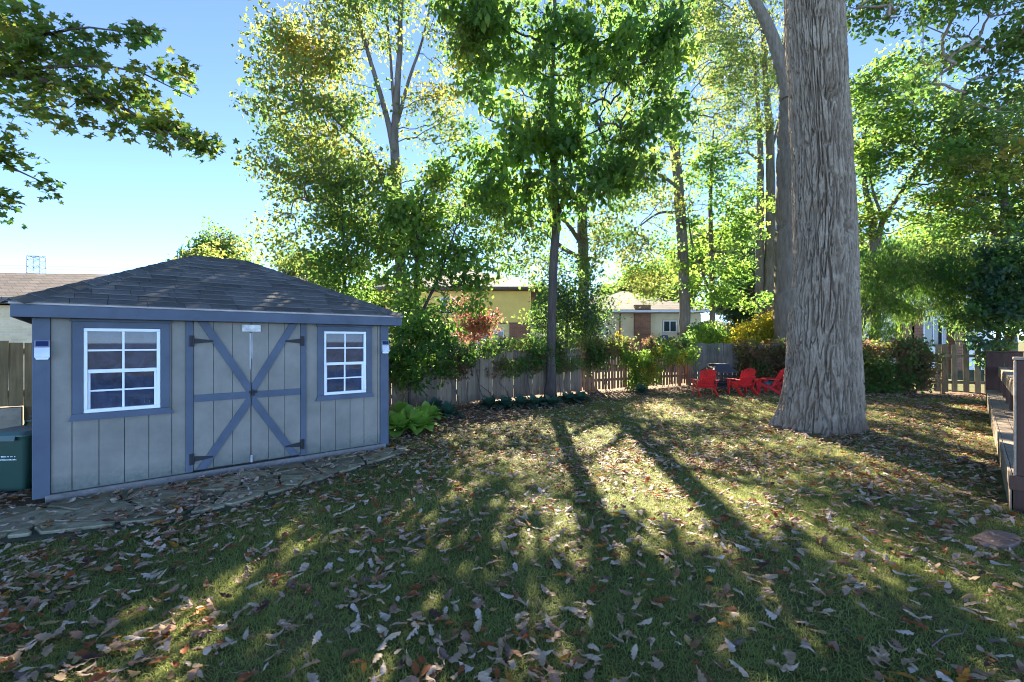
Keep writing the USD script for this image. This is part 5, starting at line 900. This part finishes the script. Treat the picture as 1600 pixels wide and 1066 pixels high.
vine('reddish brown and green vine covering the fence right of the big trunk', (e(4, 5, -.22), e(4, 5, .50)), 70, (.05, 1.55), [Lf['russet'], Lf['green'], Lf['olive']], 4, thr=.42, thick=.09)
vine('small pale-leaved creeper on the fence near the deck', (e(4, 5, .78), e(4, 5, .98)), 26, (.7, 1.5), [Lf['green'], Lf['blue']], 5, thr=.45)
vine('dark green ivy growing low on the fence just right of the big trunk', (e(4, 5, .0), e(4, 5, .25)), 60, (.0, .9), [Lf['dark'], Lf['green']], 6, thr=.35, thick=.2)
def hosta(label, x, y, R, leaf, seed, n=22, ht=.3, group=None, lw=.13):
    rr = np.random.default_rng(seed); t = thing('hosta_plant', label, 'plant', (x, y, float(gz(x, y))), 0, group)
    for i in range(n):
        a = i * 2.4 + rr.normal(0, .2); k = math.sqrt((i + .5) / n); L = R * (.55 + .5 * k); e0 = 1.35 - .75 * k + rr.normal(0, .08); S = np.linspace(0, 1, 7); W = lw * rr.uniform(.8, 1.15)
        wd = np.array([.04, .08, .7, 1, .92, .6, .02]) * W
        rad_ = L * S * math.cos(e0) * (1 + .3 * S); zz = ht * (math.sin(e0) * S * 1.25 - .75 * k * S ** 2.6)
        d = np.array([math.cos(a), math.sin(a)]); pp_ = np.array([-d[1], d[0]]); mid = np.c_[rad_[:, None] * d, zz - .012 * (wd > .05)]
        lf_ = np.c_[rad_[:, None] * d + wd[:, None] * pp_, zz + .12 * wd]; rt = np.c_[rad_[:, None] * d - wd[:, None] * pp_, zz + .12 * wd]
        v = np.vstack([mid, lf_, rt]); v[:, 2] = np.maximum(v[:, 2], .01); f = []
        for j in range(6): f += [[j, j + 1, 8 + j], [j, 8 + j, 7 + j], [j, 14 + j, 15 + j], [j, 15 + j, j + 1]]
        obj('leaf', (v, np.array(f)), leaf, t, smooth=True)
for i, (px, py, R, lb) in enumerate(((622, 672, .46, 'bright yellow-green hosta touching the right corner of the shed'), (655, 668, .44, 'bright yellow-green hosta in the front of the bed right of the shed'), (628, 652, .46, 'yellow-green hosta in the second row beside the shed'), (668, 655, .42, 'yellow-green hosta at the right of the bright clump'), (645, 660, .4, 'yellow-green hosta in the middle of the bright clump'))):
    q = G(px, py); hosta(lb, q[0], q[1], R, Lf['hosta'], 100 + i, 24, .42)
for i, (px, py, R, lb) in enumerate(((700, 647, .38, 'dark blue-green hosta right of the bright hostas'), (680, 640, .36, 'dark blue-green hosta behind the bright hostas'), (765, 634, .38, 'leftmost dark hosta of the row along the grey fence'), (790, 634, .40, 'second dark hosta from the left along the grey fence'), (815, 632, .42, 'dark hosta left of the shade tree trunk'), (838, 631, .42, 'dark hosta at the left foot of the shade tree'), (862, 631, .40, 'dark hosta in front of the shade tree trunk'), (888, 626, .40, 'dark hosta at the right foot of the shade tree'), (908, 625, .38, 'rightmost dark hosta by the end of the grey fence'), (1002, 612, .34, 'small dark hosta in front of the reddish fence'))):
    q = G(px, py); hosta(lb, q[0], q[1], R, Lf['hosta_blue'], 120 + i, 20, .34, lw=.10)

# ------------------------------------------------------------------ grass
def blades(n, rad, seed, lo=.035, hi=.075, w=.0035):
    rr = np.random.default_rng(seed); r = rad * np.sqrt(rr.random(n)); a = rr.uniform(0, 6.28, n); p = np.c_[r * np.cos(a), r * np.sin(a), np.full(n, -.006)]
    h = rr.uniform(lo, hi, n); la = rr.uniform(0, 6.28, n); bend = rr.uniform(.5, 2.2, n) * h; d = np.c_[np.cos(la), np.sin(la), 0 * la]; s = np.c_[-np.sin(la), np.cos(la), 0 * la] * (w / 2 * rr.uniform(.7, 1.4, n))[:, None]
    m = p + d * (bend * .35)[:, None] + np.c_[0 * h, 0 * h, h * .6]; tp = p + d * bend[:, None] + np.c_[0 * h, 0 * h, h * np.clip(1.05 - .4 * bend / h, .3, 1)]
    v = np.stack([p - s, p + s, m + s * .8, m - s * .8, tp], 1).reshape(-1, 3); k = (np.arange(n) * 5)[:, None, None]
    return v, (np.array([[0, 1, 2], [0, 2, 3], [3, 2, 4]])[None] + k).reshape(-1, 3)
def blocked(x, y, m=.0):
    sx, sy = to_shed(x, y); a = (sx > -.05 - m) & (sx < W_ + .05 + m) & (sy > -.06 - m) & (sy < D_ + .1)
    a |= np.hypot(x - TRUNK[0], y - TRUNK[1]) < .74 - m
    dx, dy = (x - DP[0]) * DX[0] + (y - DP[1]) * DX[1], (x - DP[0]) * DY[0] + (y - DP[1]) * DY[1]
    return a | ((dx > -.03) & (dx < DL + .1) & (dy < .015 + m))
rng = np.random.default_rng(77); GP = []
def scatter(y0, y1, step):
    out = []
    for yy in np.arange(y0, y1, step):
        w = 1.12 * yy + 1.2; out += [(xx + rng.uniform(-.5, .5) * step, yy + rng.uniform(-.5, .5) * step) for xx in np.arange(-w, w, step)]
    return np.array(out)
from shapely import contains_xy
pathw = Polygon([shed_world(*c)[:2] for c in pathpoly.exterior.coords]).buffer(-.07)
def lawn_ok(q, thr):
    b = bed(q[:, 0], q[:, 1]); th = fbm(np.c_[q * 1.1, 0 * q[:, 0]], 3, 21); k = (~blocked(q[:, 0], q[:, 1], .16)) & (rng.random(len(q)) > b * 1.05) & (~contains_xy(pathw, q[:, 0], q[:, 1])) & (fence_dist(q[:, 0], q[:, 1]) > .3)
    return k & (rng.random(len(q)) < np.clip((th - thr) * 5 + .95, .72, 1))
n1 = scatter(1.7, 6.2, .15); n1 = n1[lawn_ok(n1, .42)]; n2 = scatter(6.2, 15, .26); n2 = n2[lawn_ok(n2, .45)]; n2 = n2[n2[:, 1] < np.interp(n2[:, 0], [-8, 2, 6.5, 10.8, 14.7], [6, 14.6, 17.4, 15, 14])]
allp = np.vstack([n1, n2]); nn_ = len(allp); near = np.arange(nn_) < len(n1)
protos = [('grass_tuft', blades(150, .17, 200 + i, .022, .055), Lf['grass']) for i in range(3)] + [('grass_tuft', blades(130, .25, 210 + i, .02, .05, .006), Lf['grass']) for i in range(3)]
gr = instancer('/World/grass', protos, rng.integers(0, 3, nn_) + np.where(near, 0, 3), np.c_[allp, gz(allp[:, 0], allp[:, 1]) - .008], rng.uniform(0, 6.28, nn_), np.c_[np.ones(nn_), np.ones(nn_), rng.uniform(.6, 1.25, nn_)])
tag(gr, 'short thin lawn grass with worn patches', 'grass')

M['red_stone'] = plain('red_brown_stone', (.24, .15, .11), .85, var=.35, scale=8, bump=.7, bscale=40)
# ------------------------------------------------------------------ fallen leaves
def oak_leaf(L, seed, curl=None):
    rr = np.random.default_rng(seed); n = 11; s = np.linspace(0, 1, n); W = L * rr.uniform(.19, .29)
    lob = np.array([.05, .22, .52, .34, .78, .52, 1.0, .66, .92, .55, .12]); l, r = W * lob * rr.uniform(.8, 1.15, n), W * lob * rr.uniform(.8, 1.15, n)
    c = rr.normal(0, .7) if curl is None else curl; fold = rr.uniform(.0, .65); tw = rr.normal(0, .5)
    ang = c * (s - .5); y = np.cumsum(np.cos(ang)) * L / n; z = np.cumsum(np.sin(ang)) * L / n; y -= y.mean(); z -= z.mean(); t_ = tw * (s - .5)
    def side(w, sg):
        x = sg * w * np.cos(fold); up = w * np.sin(fold) * (1 + .3 * rr.normal(0, 1, n)); return np.c_[x * np.cos(t_) - up * np.sin(t_), y, z + x * np.sin(t_) + up * np.cos(t_)]
    A, B, C_ = side(l, -1), np.c_[0 * y, y, z], side(r, 1); f = []
    for i in range(n - 1): f += [[i, n + i, n + i + 1], [i, n + i + 1, i + 1], [n + i, 2 * n + i, 2 * n + i + 1], [n + i, 2 * n + i + 1, n + i + 1]]
    A, B, C_ = (q + (noise(np.c_[q[:, :2] * 45, np.full(n, seed % 97 + .5 + k)], seed)[:, None] - .5) * [0, 0, .16 * L] for k, q in enumerate((A, B, C_)))
    st = np.array([[-.003, y[0], z[0]], [.003, y[0], z[0]], [0, y[0] - .3 * L, z[0] + rr.normal(0, .01)]])
    return np.vstack([A, B, C_, st]), np.array(f + [[3 * n, 3 * n + 1, 3 * n + 2]])
def dry(name, top, under): return leafy(name, [(0, np.array(top) * .7), (.5, top), (1, np.array(top) * 1.25)], trans=.25, tval=1.3, tsat=1.25, gain=1.0, nscale=26, isl=.4, rough=.6, spec=.25, under=under)
DRY = {'pale tan': dry('pale_tan_dry_leaf', (.46, .32, .19), (.64, .49, .34)), 'silvery grey-pink': dry('silvery_dry_leaf', (.50, .38, .28), (.68, .55, .45)), 'brown': dry('brown_dry_leaf', (.30, .165, .08), (.48, .34, .23)), 'russet': dry('russet_dry_leaf', (.32, .105, .035), (.33, .2, .13)), 'orange': dry('orange_dry_leaf', (.48, .21, .03), (.45, .3, .12)), 'dark brown': dry('dark_brown_dry_leaf', (.09, .05, .035), (.2, .14, .11))}
DK = list(DRY); DW = np.array([.28, .15, .23, .22, .05, .07])
rng = np.random.default_rng(99); LP = []
def leaf_density(x, y):
    n = fbm(np.stack([x * .9, y * .9, 0 * x], -1), 4, 31); b = bed(x, y); d = 95 + 130 * np.clip((n - .44) * 5.5, 0, 1.6) + 60 * b
    sx, sy = to_shed(x, y); d = d + 55 * np.exp(-((sy + .12) / .16) ** 2) * ((sx > .3) & (sx < 3.6)); d = np.where((sy < -.25) & (sy > -1.1) & (sx > -1) & (sx < 3.6), d * .9, d) + 35 * np.clip((x - 1) / 3, 0, 1) * np.clip((9.5 - y) / 3, 0, 1) * (.5 + n)
    d = d + 60 * np.exp(-((x + 5.6) ** 2 + (y - 5.0) ** 2) / .5) + 40 * np.exp(-((x - 5.4) ** 2 + (y - 4.6) ** 2) / 1.6); tr = np.hypot(x - TRUNK[0], y - TRUNK[1]); d = d + 40 * np.exp(-((tr - .9) / .3) ** 2); return d * np.interp(y, [4.5, 7.5], [1, .62])
for y0 in np.arange(1.7, 18, .5):
    w = 1.12 * (y0 + .5) + .6; m = int(2 * w * .5 * 330); q = np.c_[rng.uniform(-w, w, m), rng.uniform(y0, y0 + .5, m)]
    k = (rng.random(m) * 330 < leaf_density(q[:, 0], q[:, 1])) & ~blocked(q[:, 0], q[:, 1], .03); q = q[k]; LP.append(q)
LP = np.vstack(LP); LP = LP[LP[:, 1] < np.interp(LP[:, 0], [-10.35, -4.35, 2.11, 6.5, 10.8, 14.7], [4.0, 9.4, 14.9, 17.6, 15.1, 14.2])]
vis = (np.abs(LP[:, 0] / LP[:, 1]) < 1.05) & (LP[:, 1] > 2.28); order = np.argsort(np.where(vis, LP[:, 1], 99)); near_i, rest_i = order[:300], order[300:]
cz = lambda q: float(gz(q[0], q[1])) + (.022 if not contains_xy(pathw, q[0], q[1]) else .035)
adj = {0: 'flat', 1: 'curled', 2: 'folded'}; near_d, near_o = [], []
for j, i in enumerate(near_i):
    q = LP[i]; kd = rng.choice(6, p=DW); sd = 3000 + j; L = .045 + .085 * rng.random(); cu_ = rng.choice(3, p=[.5, .28, .22]); curl = (rng.normal(0, .5), rng.choice([-1, 1]) * rng.uniform(.9, 1.8), rng.normal(0, .8))[cu_]
    near_d.append((q, ('small', 'broad', 'large')[int(np.searchsorted([.075, .103], L))], adj[cu_], DK[kd]))
    v, f = oak_leaf(L, sd, curl); rx, ry = rng.normal(0, .2, 2); Rm = trimesh.transformations.euler_matrix(rx + (math.pi if rng.random() < .5 else 0), ry, rng.uniform(0, 6.28))[:3, :3]; v = v @ Rm.T; v[:, 2] -= np.quantile(v[:, 2], .3)
    near_o.append(obj('fallen_leaf', (v + [q[0], q[1], cz(q)], f), DRY[DK[kd]], smooth=True))
NX = np.array([d[0] for d in near_d]); seen = {}
def place(q):
    x, y = 800 + F * q[0] / q[1], HY + F * H / q[1]
    return ('bottom left corner' if x < 320 else 'lower left' if x < 640 else 'bottom middle' if x < 960 else 'lower right' if x < 1280 else 'bottom right corner') if y > 940 else ('left side' if x < 400 else 'left of centre' if x < 720 else 'centre' if x < 1000 else 'right of centre' if x < 1300 else 'right side')
for (q, sz, ad, co), o in zip(near_d, near_o):
    dd = np.linalg.norm(NX - q, axis=1); j = np.argsort(dd)[1]; w = NX[j] - q; rel = ('left of' if w[0] > 0 else 'right of') if abs(w[0]) > abs(w[1]) else ('in front of' if w[1] > 0 else 'behind')
    tag(o, f'{sz} {ad} {co} leaf {rel} a {near_d[j][2]} {near_d[j][3]} one, {place(q)}', 'leaf', f'{sz} {ad} {co} leaves {rel} {near_d[j][2]} {near_d[j][3]} ones, {place(q)}')
protos = [('fallen_leaf', oak_leaf(.13, 500 + i), DRY[DK[i % 6]]) for i in range(24)]; PW = np.array([DW[i % 6] / 4 for i in range(24)]); n = len(rest_i); q = LP[rest_i]
flip = rng.random(n) < .5
lt = instancer('/World/leaf_litter', protos, rng.choice(24, n, p=PW / PW.sum()), np.c_[q, gz(q[:, 0], q[:, 1]) + rng.uniform(.012, .04, n) + .03 * contains_xy(pathw, q[:, 0], q[:, 1])], rng.uniform(0, 6.28, n), (.35 + .7 * rng.random(n)), np.c_[rng.normal(0, .22, n) + np.where(flip, math.pi, 0), rng.normal(0, .2, n)])
tag(lt, 'thick scatter of dry oak and maple leaves across the lawn and beds', 'leaf litter')
tw_ = thing('stick', 'short dark fallen twig lying on the lawn near the lower right corner', 'stick', (*G(1480, 1010)[:2], .045), .4); obj('stem', tube([(-.15, 0, 0), (0, .015, .01), (.14, 0, 0), (.25, .03, .008)], [.006, .005, .004, .002], 6), M['twig'], tw_); obj('side_twig', tube([(.02, .015, .01), (.08, .07, .02), (.12, .1, .02)], [.003, .002, .001], 5), M['twig'], tw_)

for k, (px, py, a, b, lb) in enumerate(((1558, 838, .24, .12, 'flat red-brown stepping stone in the lawn below the deck corner'),)):
    rr = np.random.default_rng(60 + k); c = G(px, py); th = np.linspace(0, 6.28, 15)[:-1]; r_ = 1 + rr.normal(0, .09, 14); o_ = np.c_[a * np.cos(th) * r_, b * np.sin(th) * r_]
    st = thing('stepping_stone', lb, 'stone', (c[0], c[1], float(gz(c[0], c[1]))), .5); obj('stone', hull(np.vstack([np.c_[o_, np.full(14, .022)], np.c_[o_ * .95, np.full(14, .034)], np.c_[o_, np.full(14, -.05)]])), M['red_stone'] if k == 0 else M['flag'], st)
